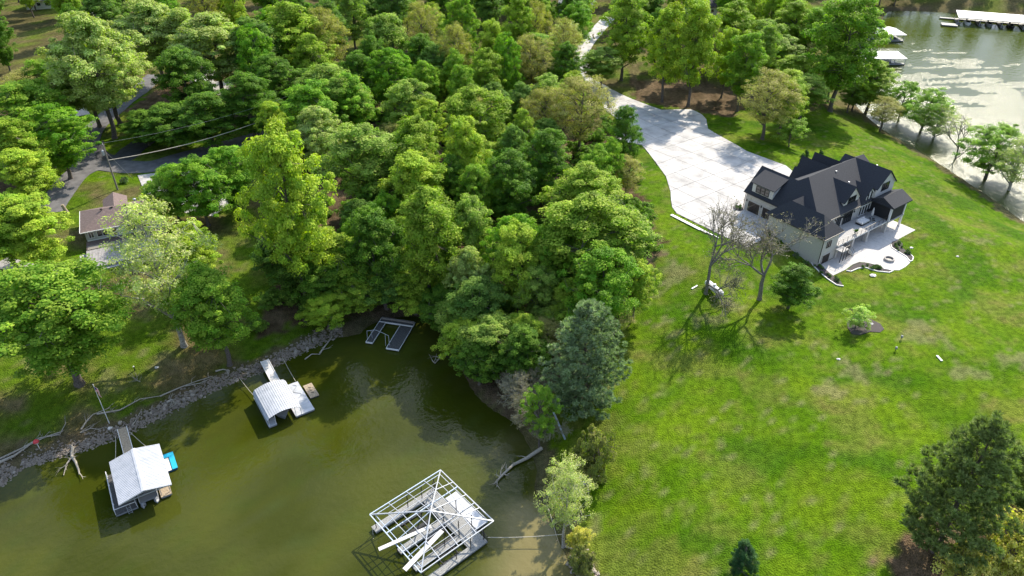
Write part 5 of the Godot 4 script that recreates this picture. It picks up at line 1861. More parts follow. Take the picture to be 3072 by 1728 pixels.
func frame_dock() -> void:
	var d := thing("boat_dock", "large dock under bare white steel hip roof framing", "dock", Vector3(-10.3, 0, -61.3), 41.3)
	var W := 5.65
	decking(d, "decking", 1.9, 4.4, -5.9, 5.9, 0.5, M.grey_deck, false)
	decking(d, "decking", -5.6, 1.88, -5.9, -4.7, 0.5, M.grey_deck)
	decking(d, "decking", -5.0, 1.88, -0.9, 0.1, 0.5, M.grey_deck)
	decking(d, "decking", -5.0, 1.88, 2.5, 3.4, 0.5, M.grey_deck)
	decking(d, "decking", -4.6, 1.88, 4.9, 5.9, 0.5, M.grey_deck)
	# swim platform of pale sheet beyond the walk
	var sh := Mb.new()
	sh.span(Vector3(4.45, 0.5, -3.2), Vector3(6.3, 0.58, 3.6))
	part(d, "pale_platform", sh, M.white_metal)
	sh = Mb.new()
	sh.span(Vector3(4.5, -0.3, -3.1), Vector3(6.2, 0.49, 3.5))
	part(d, "float", sh, M.flotation)
	# eave ring, hips, rafters, purlins
	var E := 3.2
	var A := Vector3(0, 4.55, 0)
	for k in 4:
		var c0: Vector3 = [Vector3(W, E, -W), Vector3(W, E, W), Vector3(-W, E, W), Vector3(-W, E, -W)][k]
		var c1: Vector3 = [Vector3(W, E, W), Vector3(-W, E, W), Vector3(-W, E, -W), Vector3(W, E, -W)][k]
		var m := Mb.new()
		m.bar(c0, c1, 0.12, 0.16)
		m.bar(c0.lerp(Vector3(0, E, 0), 0.09), c1.lerp(Vector3(0, E, 0), 0.09), 0.07, 0.09)
		part(d, "eave_beam", m, M.galvanised if k < 2 else M.blue_steel)
		m = Mb.new()
		m.bar(c0, A, 0.13, 0.16)
		part(d, "hip_rafter", m, M.galvanised)
		for j in [0.25, 0.5, 0.75]:
			var p: Vector3 = c0.lerp(c1, j)
			var to: Vector3 = A if j == 0.5 else A.lerp((c0 if j < 0.5 else c1), 0.5)
			m = Mb.new()
			m.bar(p, to, 0.08, 0.11)
			part(d, "rafter", m, M.galvanised if k != 2 else M.blue_steel)
		for j in [0.3, 0.52, 0.74]:
			m = Mb.new()
			m.bar(c0.lerp(A, j), c1.lerp(A, j), 0.06, 0.07)
			part(d, "purlin", m, M.galvanised)
	var tie := Mb.new()
	tie.bar(Vector3(-W, E, -1.8), Vector3(W, E, -1.8), 0.12, 0.2)
	part(d, "tie_beam", tie, M.blue_steel)
	tie = Mb.new()
	tie.bar(Vector3(-W, E, 1.8), Vector3(W, E, 1.8), 0.12, 0.2)
	part(d, "tie_beam", tie, M.galvanised)
	for x in [-5.2, -0.2, 2.1, 4.2]:
		for z in [-5.3, -0.4, 2.9, 5.3]:
			post(d, x, z, 0.5, E - 0.1 if absf(x) > 4 or absf(z) > 4 else E + 0.4, 0.09, M.dark_frame)
	# corner rails
	for c in [[4.35, -5.85, 1], [4.35, 5.85, -1]]:
		var r := Mb.new()
		for k in 3:
			r.bar(Vector3(c[0], 0.5, c[1] + c[2] * k * 0.6), Vector3(c[0], 1.6, c[1] + c[2] * k * 0.6), 0.06, 0.06)
		r.bar(Vector3(c[0], 1.6, c[1]), Vector3(c[0], 1.6, c[1] + c[2] * 1.2), 0.06, 0.06)
		r.bar(Vector3(c[0], 1.1, c[1]), Vector3(c[0], 1.1, c[1] + c[2] * 1.2), 0.05, 0.05)
		r.bar(Vector3(c[0], 0.55, c[1]), Vector3(c[0], 1.6, c[1] + c[2] * 1.2), 0.05, 0.05)
		part(d, "corner_rail", r, M.dark_frame)
	# dark boat lifts in the slips
	for q in [[-0.8, -2.9, "dark boat lift in the slip nearest the pine bank"], [0.2, 1.3, "dark boat lift in the middle slip of the framed dock"], [-0.6, 4.15, "dark float in the narrow slip of the framed dock"]]:
		var l := thing("boat_lift", q[2], "boat lift", place(d, q[0], 0.0, q[1]), 41.3)
		for s in [-1.0, 1.0]:
			var m := Mb.new()
			m.span(Vector3(-1.6, -0.2, s * 0.62 - 0.18) * Vector3(1, 1, 0.8 if q[1] > 4.0 else 1.6), Vector3(1.6, 0.22, s * 0.62 + 0.18) * Vector3(1, 1, 0.8 if q[1] > 4.0 else 1.6))
			part(l, "tank", m, M.black)
		var m2 := Mb.new()
		for x in [-1.2, 1.2]: m2.bar(Vector3(x, 0.28, -0.7), Vector3(x, 0.28, 0.7), 0.1, 0.1)
		part(l, "cross_beam", m2, M.dark_frame)
	# two bundles of pale boards laid over the frame
	for q in [[[255, 1115], [955, 805], "single wide pale board laid across the blue eave of the framed dock"], [[590, 1370], [1090, 850], "bundle of pale boards sticking out over the framed dock's front"]]:
		var a := on_level(1080 + q[0][0] * 0.2263, 1400 + q[0][1] * 0.2263, 3.3)
		var b := on_level(1080 + q[1][0] * 0.2263, 1400 + q[1][1] * 0.2263, 3.9)
		var bn := thing("board_stack", q[2], "boards", Vector3(a.x, 3.3, a.z))
		for k in (1 if q[0][0] < 300 else 3):
			var m := Mb.new()
			var sd := (b - a).normalized().cross(Vector3.UP) * (k - 1.0) * 0.22
			m.bar(sd, b - a + sd + Vector3(0, 0.02 * k, 0), 0.2 if q[0][0] > 300 else 0.5, 0.1)
			part(bn, "board", m, M.lumber)
	var s := on_ground(1688, 1622)
	rope_between(place(d, 4.4, 1.2, 5.8), s + Vector3(0, 1.3, 0), 0.25, 0.05, "pale mooring rope from the framed dock to the slim shore tree")
	rope_between(place(d, -5.6, 0.6, -5.6), place(d, -6.3, 0.1, -4.4), 0.4, 0.035, "loose yellow line at the framed dock's outer corner")

func u_dock() -> void:
	var d := thing("small_dock", "small U-shaped dark dock with pale rims in the shaded end of the cove", "dock", Vector3(-21.0, 0, -106.6), -13.6)
	for q in [[-3.15, -1.88, 0.2, 6.4], [0.95, 3.3, 0.6, 7.2], [-3.15, 3.3, -0.9, 0.18]]:
		decking(d, "decking", q[0], q[1], q[2], q[3], 0.4, M.dark_deck)
		var r := Mb.new()
		for s in [0, 1]:
			r.bar(Vector3(q[s], 0.43, q[2]), Vector3(q[s], 0.43, q[3]), 0.08, 0.08)
		r.bar(Vector3(q[0], 0.4, q[3] + 0.05), Vector3(q[1], 0.4, q[3] + 0.05), 0.16, 0.22)
		part(d, "pale_rim", r, M.trim)
	var h := Mb.new()
	h.path([Vector3(-3.3, 0.4, 5.4), Vector3(-3.3, 1.9, 5.2), Vector3(-1.9, 2.1, 4.8), Vector3(-0.3, 2.0, 5.2), Vector3(0.9, 1.9, 5.6), Vector3(1.2, 0.4, 6.3)], 0.045, 0.045, 6)
	h.tube(Vector3(0.2, 1.95, 5.4), Vector3(0.4, -0.3, 6.2), 0.04, 0.04, 6)
	h.tube(Vector3(-2.6, 2.0, 5.0), Vector3(-2.5, 0.4, 5.1), 0.04, 0.04, 6)
	part(d, "handrail", h, M.galvanised)
	h = Mb.new()
	h.span(Vector3(-3.0, 0.4, -0.85), Vector3(3.2, 0.75, -0.55))
	part(d, "back_beam", h, M.grey_wood)

func far_docks() -> void:
	var d := thing("boat_dock", "hip-roofed white boat dock on the far lake", "dock", Vector3(146.5, 0, -293.5), 0.0)
	var r := Mb.new()
	hip_block(r, -5.8, 5.8, -5.2, 4.6, 2.8, 4.6)
	part(d, "roof", r, M.white_metal)
	decking(d, "decking", -5.4, -3.8, -5.0, 4.2, 0.5, M.grey_deck)
	decking(d, "decking", 3.8, 5.4, -5.0, 4.2, 0.5, M.grey_deck)
	decking(d, "decking", -3.78, 3.78, 2.8, 4.2, 0.5, M.grey_deck)
	for x in [-5.2, -2.6, 0.0, 2.6, 5.2]:
		post(d, x, 4.1, 0.5, 2.8, 0.14, M.galvanised)
		post(d, x, -4.9, 0.5, 2.8, 0.14, M.galvanised)
	var rl := Mb.new()
	for y in [1.0, 1.5]: rl.bar(Vector3(-5.3, y, 4.15), Vector3(5.3, y, 4.15), 0.1, 0.1)
	part(d, "railing", rl, M.gray)
	var b := thing("moored_boat", "dark boat under the hip-roofed white dock", "boat", Vector3(146.5, 0, -294.5), 0.0)
	boat_parts(b, 2.2, 6.0, M.gray)
	d = thing("boat_dock", "flat white-roofed boat dock half hidden by lake-shore trees", "dock", Vector3(133.5, 0, -263.5), 0.0)
	r = Mb.new()
	r.slab(Vector3(-6.0, 2.7, -3.9), Vector3(6.0, 2.7, -3.9), Vector3(6.0, 2.4, 3.9), Vector3(-6.0, 2.4, 3.9), 0.25)
	part(d, "roof", r, M.white_metal)
	decking(d, "decking", -5.8, 5.8, 2.2, 3.8, 0.5, M.grey_deck)
	decking(d, "decking", -5.8, -4.0, -3.8, 2.18, 0.5, M.grey_deck)
	for x in [-5.6, -1.9, 1.9, 5.6]:
		post(d, x, 3.6, 0.5, 2.3, 0.14, M.galvanised)
		post(d, x, -3.6, 0.3, 2.5, 0.14, M.galvanised)
	b = thing("moored_boat", "white boat under the flat-roofed lake dock", "boat", Vector3(134.0, 0, -264.5), 90.0)
	boat_parts(b, 2.0, 5.6, M.white)
	# the long covered dock by the far shore
	d = thing("marina_dock", "long white-roofed covered dock by the far lake shore", "dock", Vector3(187.0, 0, -319.5), -20.0)
	for k in 6:
		r = Mb.new()
		r.slab(Vector3(k * 8.0, 3.7, -5.2), Vector3(k * 8.0 + 7.95, 3.7, -5.2), Vector3(k * 8.0 + 7.95, 3.0, 5.0), Vector3(k * 8.0, 3.0, 5.0), 0.25)
		part(d, "roof_panel", r, M.white_metal)
		for z in [-4.8, 4.6]:
			post(d, k * 8.0 + 0.4, z, 0.4, 3.1, 0.16, M.galvanised)
		decking(d, "finger_deck", k * 8.0, k * 8.0 + 1.2, -3.2, 5.6, 0.5, M.dark_deck, true, 0.5)
	decking(d, "walkway", -5.5, 48.0, -5.0, -3.25, 0.5, M.grey_deck, true, 0.6)
	for k in 5:
		b = thing("moored_boat", "boat in a slip of the long covered dock", "boat", place(d, 4.4 + k * 8.0, 0.0, 2.0), -20.0, "boats in the long covered dock")
		boat_parts(b, 2.3, 6.6, [M.white, M.gray, M.black, M.white, M.gray][k])
	d = thing("swim_platform", "low pale platform at the end of the long covered dock", "platform", Vector3(181.5, 0, -313.5), -20.0)
	decking(d, "decking", -3.0, 3.0, -2.0, 2.0, 0.6, M.grey_deck, true, 0.5)

func boat_parts(b: Node3D, w: float, l: float, m: Material) -> void:
	var h := Mb.new()
	var x := w * 0.5
	var z := l * 0.5
	h.hull([Vector3(-x * 0.7, -0.2, -z), Vector3(x * 0.7, -0.2, -z), Vector3(x * 0.7, -0.2, z * 0.5), Vector3(0, -0.1, z * 0.9), Vector3(-x * 0.7, -0.2, z * 0.5)], [Vector3(-x, 0.8, -z), Vector3(x, 0.8, -z), Vector3(x, 0.85, z * 0.4), Vector3(0, 1.0, z), Vector3(-x, 0.85, z * 0.4)])
	part(b, "hull", h, m)
	h = Mb.new()
	h.hull([Vector3(-x * 0.7, 0.83, -0.2), Vector3(x * 0.7, 0.83, -0.2), Vector3(x * 0.6, 0.86, 0.9), Vector3(-x * 0.6, 0.86, 0.9)], [Vector3(-x * 0.65, 1.45, -0.1), Vector3(x * 0.65, 1.45, -0.1), Vector3(x * 0.5, 1.2, 0.6), Vector3(-x * 0.5, 1.2, 0.6)])
	part(b, "windshield", h, M.glass)
	h = Mb.new()
	h.span(Vector3(-0.25, 0.4, -z - 0.45), Vector3(0.25, 1.35, -z - 0.02))
	part(b, "motor", h, M.black)

# ---------------------------------------------------------------- shore: stones and driftwood
func stone_mesh(seed_: int) -> ArrayMesh:
	var r := RandomNumberGenerator.new()
	r.seed = seed_
	var mb := Mb.new()
	var ring := []
	for lvl in 3:
		var row := []
		for k in 6:
			var a := TAU * k / 6.0 + lvl * 0.4
			var q: float = [0.42, 0.52, 0.3][lvl] * r.randf_range(0.75, 1.2)
			row.append(Vector3(cos(a) * q, [-0.25, 0.05, 0.32][lvl] * r.randf_range(0.8, 1.2), sin(a) * q * 0.8))
		ring.append(row)
	for lvl in 2:
		for k in 6:
			var k2 := (k + 1) % 6
			var f := [ring[lvl][k], ring[lvl][k2], ring[lvl + 1][k2]]
			mb.face(f, f[0] + f[1] + f[2])
			f = [ring[lvl][k], ring[lvl + 1][k2], ring[lvl + 1][k]]
			mb.face(f, f[0] + f[1] + f[2])
	mb.face(ring[2], Vector3.UP)
	mb.face(ring[0], Vector3.DOWN)
	return mb.mesh()

func make_stones() -> void:
	var r := RandomNumberGenerator.new()
	r.seed = 8
	var kinds := []
	for k in 5: kinds.append(stone_mesh(60 + k))
	var mats := []
	for t in [Color(0.68, 0.60, 0.51), Color(0.95, 0.87, 0.77), Color(0.45, 0.385, 0.32)]:
		var m: StandardMaterial3D = M.stone.duplicate()
		m.albedo_color = Color(minf(t.r, 1.0), minf(t.g, 1.0), minf(t.b, 1.0)).linear_to_srgb()
		mats.append(m)
	var bank := thing("rock_bank", "band of grey rip-rap stones along the left shore of the cove", "rocks", Vector3.ZERO)
	var bank2 := thing("rock_bank", "patch of pale stones at the foot of the lawn by the framed dock", "rocks", Vector3.ZERO)
	var lines := [[bank, [[0, 1462], [60, 1408], [180, 1372], [290, 1336], [385, 1298], [500, 1240], [620, 1178], [705, 1140], [790, 1112], [860, 1078], [940, 1038], [990, 1012], [1030, 1005]], 2900, 150],
		[bank2, [[1718, 1668], [1728, 1700], [1742, 1735], [1760, 1770]], 240, 60]]
	for L in lines:
		var pts := []
		for p in L[1]: pts.append(on_level(p[0], p[1], 0.0))
		var len_ := 0.0
		for k in pts.size() - 1: len_ += (pts[k + 1] - pts[k]).length()
		var rest := []
		for n in L[2]:
			var s := r.randf() * len_
			var k := 0
			while k < pts.size() - 2 and s > (pts[k + 1] - pts[k]).length():
				s -= (pts[k + 1] - pts[k]).length()
				k += 1
			var dir: Vector3 = (pts[k + 1] - pts[k]).normalized()
			var side := dir.cross(Vector3.UP)
			var off := r.randfn(0.55, 0.75)
			var p: Vector3 = pts[k] + dir * s - side * off
			if shore_dist(p.x, p.z) < -0.6:
				p = pts[k] + dir * s + side * off
			p.y = maxf(hgt(p.x, p.z), -0.12)
			var big: bool = n < L[3]
			var sz := r.randf_range(0.5, 0.8) if big else r.randf_range(0.18, 0.5)
			var bs := Basis(Vector3.UP, r.randf() * TAU) * Basis(Vector3.RIGHT, r.randf_range(-0.3, 0.3)) * Basis.from_scale(Vector3(sz, sz * 0.75, sz))
			if big:
				var o := part(L[0], "stone", kinds[r.randi() % 5], mats[r.randi() % 3])
				o.transform = Transform3D(bs, p + Vector3(0, 0.06, 0))
			else:
				rest.append(Transform3D(bs, p + Vector3(0, 0.05, 0)))
		var mm := MultiMesh.new()
		mm.transform_format = MultiMesh.TRANSFORM_3D
		mm.mesh = kinds[2]
		mm.instance_count = rest.size()
		for k in rest.size(): mm.set_instance_transform(k, rest[k])
		var mi := MultiMeshInstance3D.new()
		mi.name = "small_stones"
		mi.multimesh = mm
		mi.material_override = mats[1] if L[0] == bank2 else mats[0]
		mi.set_meta("kind", "stuff")
		L[0].add_child(mi)

func log_of(px: Array, r0: float, label: String, branches := 0, seed_ := 1, lift := 0.05) -> void:
	var r := RandomNumberGenerator.new()
	r.seed = seed_
	var pts := []
	for p in px:
		var q := on_ground(p[0], p[1])
		if q.y < 0.0: q = on_level(p[0], p[1], 0.05)
		pts.append(q + Vector3(r.randf_range(-0.06, 0.06), r0 * 0.7 + lift, r.randf_range(-0.06, 0.06)))
	var mb := Mb.new()
	mb.path(pts, r0, r0 * 0.35, 7)
	for k in branches:
		var i := r.randi() % (pts.size() - 1)
		var a: Vector3 = pts[i].lerp(pts[i + 1], r.randf())
		var d: Vector3 = (pts[i + 1] - pts[i]).normalized() * 0.7 + Vector3(r.randf_range(-1, 1), r.randf_range(0.0, 0.4), r.randf_range(-1, 1))
		var l := r.randf_range(0.7, 1.9)
		var b: Vector3 = a + d.normalized() * l
		mb.path([a, a.lerp(b, 0.5) + rand_dir(r) * 0.12, b], r0 * 0.38, 0.012, 4)
		mb.path([a.lerp(b, 0.6), b + rand_dir(r) * 0.6], r0 * 0.2, 0.01, 3)
	solo("driftwood_log", mb, M.drift, label, "driftwood")

func make_driftwood() -> void:
	log_of([[1625, 1348], [1580, 1378], [1540, 1398], [1505, 1432], [1488, 1452]], 0.3, "fallen trunk with broken branches reaching into the cove", 9, 2)
	log_of([[220, 1345], [217, 1372], [228, 1390], [236, 1412], [240, 1425]], 0.26, "forked pale driftwood limb hanging from the rocks into the water", 5, 3)
	log_of([[217, 1372], [200, 1395], [192, 1428]], 0.15, "thin crooked driftwood limb beside the forked limb", 4, 4)
	log_of([[0, 1390], [45, 1370], [90, 1338]], 0.26, "pale straight log on the bank by the red post", 1, 5)
	log_of([[0, 1378], [60, 1350], [140, 1312], [190, 1295]], 0.16, "long weathered branch behind the straight log", 6, 6)
	log_of([[70, 1345], [120, 1315], [180, 1305], [200, 1270]], 0.13, "tangled grey branch near the red post", 6, 7)
	log_of([[245, 1290], [262, 1265], [280, 1245], [330, 1225]], 0.14, "curved branch on the bank below the flagpole", 4, 8)
	log_of([[290, 1245], [360, 1232], [420, 1200], [480, 1190]], 0.15, "long wavy drift branch on the grass beside the flagpole", 5, 9)
	log_of([[480, 1190], [540, 1165], [590, 1145], [640, 1130]], 0.13, "long drift branch parallel to the rocks", 5, 10)
	log_of([[555, 1160], [600, 1152], [645, 1132]], 0.10, "thin stick beside the long drift branch", 2, 11)
	log_of([[395, 1280], [410, 1262], [425, 1230]], 0.10, "short stick above the gable dock's ramp", 1, 12)
	log_of([[648, 1116], [670, 1110], [690, 1114]], 0.16, "short thick log at the foot of the shore tree", 0, 13)
	log_of([[500, 1210], [515, 1200], [530, 1215], [510, 1225]], 0.16, "gnarled grey root mass on the rocks", 10, 14)
	log_of([[915, 1080], [935, 1064], [960, 1064]], 0.12, "pale curved branch at the water behind the arched-roof dock", 1, 15)
	log_of([[960, 1062], [975, 1040], [990, 1022], [998, 1012]], 0.16, "bent pale branch on the rocks near the dark dock", 4, 16)
	log_of([[1345, 1060], [1320, 1075], [1305, 1092], [1296, 1084]], 0.16, "fallen branch in the shaded water beyond the dark dock", 6, 17)
	log_of([[1690, 1640], [1715, 1648], [1740, 1650]], 0.14, "root flare of the slim shore tree lying over the bank", 8, 18)
	log_of([[1640, 1520], [1655, 1560], [1668, 1600]], 0.14, "sunken dark branch beside the slim shore tree", 3, 19)
	log_of([[240, 1300], [270, 1286], [300, 1290]], 0.1, "heap of grey twigs below the flagpole", 14, 20)
	log_of([[420, 1146], [410, 1142]], 0.08, "small bundle of twigs alone on the left lawn", 12, 21)

# ---------------------------------------------------------------- poles, tank and small things
func make_small_things() -> void:
	# utility pole
	var p := on_ground(353, 569)
	var up := thing("utility_pole", "wooden utility pole with grey transformer beside the road", "utility pole", p)
	var m := Mb.new()
	m.tube(Vector3(0, -0.5, 0), Vector3(0, 10.6, 0), 0.2, 0.13, 10)
	part(up, "pole", m, M.grey_wood)
	m = Mb.new()
	m.lathe(Vector3(-0.42, 8.2, 0.1), [[0.0, 0.0], [0.28, 0.02], [0.28, 0.95], [0.22, 1.05], [0.0, 1.08]], 12)
	part(up, "transformer", m, M.galvanised)
	m = Mb.new()
	m.tube(Vector3(0, 10.6, 0), Vector3(0, 10.95, 0), 0.06, 0.04, 8)
	m.tube(Vector3(-0.42, 9.25, 0.1), Vector3(-0.42, 9.5, 0.1), 0.06, 0.04, 8)
	part(up, "insulator", m, M.trim)
	var q := on_ground(905, 400)
	var u2 := thing("utility_pole", "second wooden utility pole standing inside the wood", "utility pole", q)
	m = Mb.new()
	m.tube(Vector3(0, -0.5, 0), Vector3(0, 10.6, 0), 0.2, 0.13, 10)
	part(u2, "pole", m, M.grey_wood)
	rope_between(p + Vector3(0.1, 7.0, 0), q + Vector3(0, 7.2, 0), 1.6, 0.09, "thick sagging cable from the utility pole to the wood", M.rope, "overhead_cable", "cable")
	rope_between(p + Vector3(0, 10.9, 0), q + Vector3(0, 10.4, 0), 1.2, 0.02, "thin upper wire above the thick sagging cable", M.gray, "overhead_wire", "wire")
	rope_between(p + Vector3(0, 9.0, 0), on_ground(398, 535), 0.0, 0.025, "guy wire from the utility pole to the ground", M.gray, "guy_wire", "wire")
	# flagpole with a limp striped flag
	p = on_ground(328, 1270)
	var fp := thing("flagpole", "tall white flagpole on the left bank with a limp striped flag", "flagpole", p)
	m = Mb.new()
	m.tube(Vector3(0, -0.3, 0), Vector3(0, 7.7, 0), 0.06, 0.035, 8)
	part(fp, "pole", m, M.trim)
	m = Mb.new()
	m.lathe(Vector3(0, 7.7, 0), [[0.0, 0.0], [0.08, 0.06], [0.08, 0.1], [0.0, 0.16]], 8)
	part(fp, "finial", m, M.galvanised)
	var fl := thing("striped_flag", "limp red and white striped flag with blue canton on the flagpole", "flag", p + Vector3(0.07, 5.4, 0))
	for k in 13:
		m = Mb.new()
		var y0 := 2.1 - k * 0.085
		var pts := []
		for s in 7:
			var t := s / 6.0
			pts.append(Vector3(0.42 * t + 0.04 * sin(k * 0.9), y0 - 1.15 * t * t - 0.12 * t, 0.12 * sin(t * 7.0 + k * 0.25)))
		for s in 6:
			if s < 2 and k < 7: continue
			m.slab(pts[s], pts[s + 1], pts[s + 1] - Vector3(0, 0.085, 0), pts[s] - Vector3(0, 0.085, 0), 0.012)
		part(fl, "stripe", m, M.red if k % 2 == 0 else M.white)
	m = Mb.new()
	for s in 2:
		var t0 := s / 6.0
		var t1 := (s + 1) / 6.0
		m.slab(Vector3(0.42 * t0, 2.12 - 1.15 * t0 * t0 - 0.12 * t0, 0.12 * sin(t0 * 7.0)), Vector3(0.42 * t1, 2.12 - 1.15 * t1 * t1 - 0.12 * t1, 0.12 * sin(t1 * 7.0)), Vector3(0.42 * t1, 1.5 - 1.15 * t1 * t1 - 0.12 * t1, 0.12 * sin(t1 * 7.0 + 1.5)), Vector3(0.42 * t0, 1.5 - 1.15 * t0 * t0 - 0.12 * t0, 0.12 * sin(t0 * 7.0 + 1.5)), 0.014)
	part(fl, "canton", m, M.blue)
	# red and white float on a post
	p = on_ground(118, 1345)
	var bo := thing("marker_post", "red and white ball on a post on the left bank", "marker", p)
	m = Mb.new()
	m.tube(Vector3(0, -0.2, 0), Vector3(0, 1.0, 0), 0.05, 0.05, 8)
	part(bo, "post", m, M.trim)
	m = Mb.new()
	m.lathe(Vector3(0, 1.0, 0), [[0.0, 0.0], [0.28, 0.08], [0.42, 0.3]], 14)
	part(bo, "lower_half", m, M.white)
	m = Mb.new()
	m.lathe(Vector3(0, 1.3, 0), [[0.42, 0.0], [0.36, 0.22], [0.2, 0.38], [0.0, 0.44]], 14)
	part(bo, "upper_half", m, M.red)
	# propane tank
	var ta := on_ground(2140, 878)
	var tk := thing("gas_tank", "long white horizontal gas tank on the lawn between the bare trees", "tank", ta, -66.0)
	m = Mb.new()
	m.lathe(Vector3(-2.3, 0.95, 0), [[0.0, 0.0], [0.4, 0.1], [0.56, 0.32], [0.6, 0.6], [0.6, 4.0], [0.56, 4.28], [0.4, 4.5], [0.0, 4.6]], 18, Color.WHITE, Vector3.RIGHT)
	part(tk, "shell", m, M.tank)
	for x in [-1.3, 1.3]:
		m = Mb.new()
		m.span(Vector3(x - 0.15, -0.1, -0.5), Vector3(x + 0.15, 0.5, 0.5))
		part(tk, "saddle", m, M.gray)
	m = Mb.new()
	m.lathe(Vector3(0, 1.5, 0), [[0.26, 0.0], [0.26, 0.25], [0.18, 0.34], [0.0, 0.36]], 12)
	part(tk, "valve_cover", m, M.tank)
	# white lengths of gutter beside the drive
	var a := on_ground(2016, 645)
	var b := on_ground(2156, 716)
	var bun := thing("pipe_bundle", "long white pipes lying beside the driveway edge", "pipes", Vector3(a.x, a.y, a.z))
	for k in 4:
		m = Mb.new()
		var sd := (b - a).normalized().cross(Vector3.UP) * (0.18 * k)
		m.bar(sd + Vector3(0, 0.16, 0), (b - a) * (1.0 - 0.12 * k) + sd + Vector3(0, 0.16, 0), 0.14, 0.12)
		part(bun, "pipe", m, M.white)
	# loose white length near the tank
	m = Mb.new()
	a = on_ground(2075, 868)
	b = on_ground(2092, 858)
	m.bar(a + Vector3(0, 0.1, 0), b + Vector3(0, 0.1, 0), 0.25, 0.15)
	solo("white_board", m, M.white, "short white board on the grass left of the gas tank", "board")
	# blue-green steel beams under the pine, pale beams by the shore shrub
	var n := 0
	for e in [[1660, 1238, 1695, 1320, M.blue_steel, "teal steel beam lying under the blue-green pine"], [1668, 1262, 1683, 1290, M.blue_steel, "shorter teal steel beam lying under the blue-green pine"], [1720, 1462, 1802, 1430, M.galvanised, "pale steel beam lying by the olive shrub"], [1722, 1470, 1770, 1450, M.galvanised, "second pale steel beam lying by the olive shrub"]]:
		a = on_ground(e[0], e[1])
		b = on_ground(e[2], e[3])
		m = Mb.new()
		m.bar(a + Vector3(0, 0.15 + n * 0.03, 0), b + Vector3(0, 0.15 + n * 0.03, 0), 0.26, 0.16)
		m.bar(a + Vector3(0, 0.24 + n * 0.03, 0), b + Vector3(0, 0.24 + n * 0.03, 0), 0.1, 0.04)
		solo("steel_beam", m, e[4], e[5], "beam")
		n += 1
	# willow bed on the lawn
	var bed := thing("mulch_bed", "oval mulch bed round the weeping young tree on the lawn", "flower bed", Vector3.ZERO)
	part(bed, "mulch", merge(drape(ground_poly([[2543, 985], [2555, 1002], [2580, 1006], [2610, 996], [2640, 998], [2652, 988], [2640, 972], [2610, 958], [2580, 950], [2550, 955], [2540, 970]]), 1.5, 0.0, 0.0, 0.1)), M.mulch)
	tree_based("willow", 2566, 985, 925, 80, "small weeping pale green tree in the oval mulch bed")
	p = on_ground(2612, 972)
	stone_at(p, 0.9, "pale boulder in the oval mulch bed")
	stone_at(on_ground(2618, 828), 1.3, "flat white stone on the lawn below the patio")
	stone_at(on_ground(2734, 744), 0.8, "pale stone on the lawn beside the upper planting bed")
	stone_at(on_ground(2515, 1078), 0.6, "small white stone on the open lawn")
	stone_at(on_ground(2873, 770), 0.6, "small pale stone far out on the lawn")
	for e in [[2703, 1018, "upper dark lawn light on a short stake"], [2686, 1052, "lower dark lawn light on a short stake"]]:
		var l := thing("lawn_light", e[2], "lawn light", on_ground(e[0], e[1]))
		m = Mb.new()
		m.tube(Vector3(0, -0.1, 0), Vector3(0, 0.35, 0), 0.05, 0.05, 8)
		part(l, "stake", m, M.black)
		m = Mb.new()
		m.lathe(Vector3(0, 0.35, 0), [[0.14, 0.0], [0.2, 0.12], [0.16, 0.4], [0.0, 0.46]], 10)
		part(l, "head", m, M.gray)
	m = Mb.new()
	a = on_ground(2810, 1068)
	b = on_ground(2825, 1084)
	m.bar(a + Vector3(0, 0.1, 0), b + Vector3(0, 0.1, 0), 0.3, 0.12)
	solo("white_board", m, M.white, "short white pipe on the wide lawn", "board")
	# pale leaning stump by the brown-roofed house, round shrub at the pole, clipped shrubs behind the lake house
	p = on_ground(203, 640)
	var su := thing("log_stump", "pale log standing on end by the road", "log", p)
	m = Mb.new()
	m.tube(Vector3(0, -0.2, 0), Vector3(-0.5, 2.0, 0), 0.4, 0.3, 9)
	part(su, "trunk", m, M.tan_wood)
	tree("bush", on_ground(376, 548), 1.4, 2.0, "round dark green shrub beside the utility pole")
	for e in [[2404, 490, 60, "taller dark cone shrub behind the house"], [2416, 478, 70, "dark cone shrub beside the taller cone shrub"], [2459, 478, 60, "small dark shrub peeping over the rear roof"]]:
		tree("cedar", on_ground(e[0], e[1]), 2.6, 1.5, e[3])
	# small dark posts on the left lawn and the pale stone
	p = on_ground(405, 1112)
	var po := thing("lawn_post", "short dark post on the left lawn", "post", p)
	m = Mb.new()
	m.tube(Vector3(0, -0.1, 0), Vector3(0, 0.8, 0), 0.09, 0.08, 8)
	part(po, "stake", m, M.black)
	m = Mb.new()
	m.lathe(Vector3(0, 0.8, 0), [[0.12, 0.0], [0.12, 0.1], [0.0, 0.14]], 8)
	part(po, "cap", m, M.white)
	stone_at(on_ground(470, 1103), 0.7, "pale flat stone on the left lawn")
	stone_at(on_ground(330, 1285), 0.8, "round stone beside the flagpole foot")
	# mailbox post by the road junction
	p = on_ground(172, 508)
	var mbx := thing("mailbox", "dark mailbox on a post at the road junction", "mailbox", p)
	m = Mb.new()
	m.bar(Vector3(0, -0.2, 0), Vector3(0, 1.1, 0), 0.12, 0.12)
	part(mbx, "post", m, M.grey_wood)
	m = Mb.new()
	m.hull([Vector3(-0.15, 1.1, -0.3), Vector3(0.15, 1.1, -0.3), Vector3(0.15, 1.1, 0.3), Vector3(-0.15, 1.1, 0.3)], [Vector3(-0.08, 1.4, -0.3), Vector3(0.08, 1.4, -0.3), Vector3(0.08, 1.4, 0.3), Vector3(-0.08, 1.4, 0.3)])
	part(mbx, "box", m, M.black)
	# dead grey tree over the water
	var dd := tree("twiggy", on_ground(1612, 1248), 8.5, 9.0, "dead grey branching tree leaning over the cove beside the pine", "", 40.0)
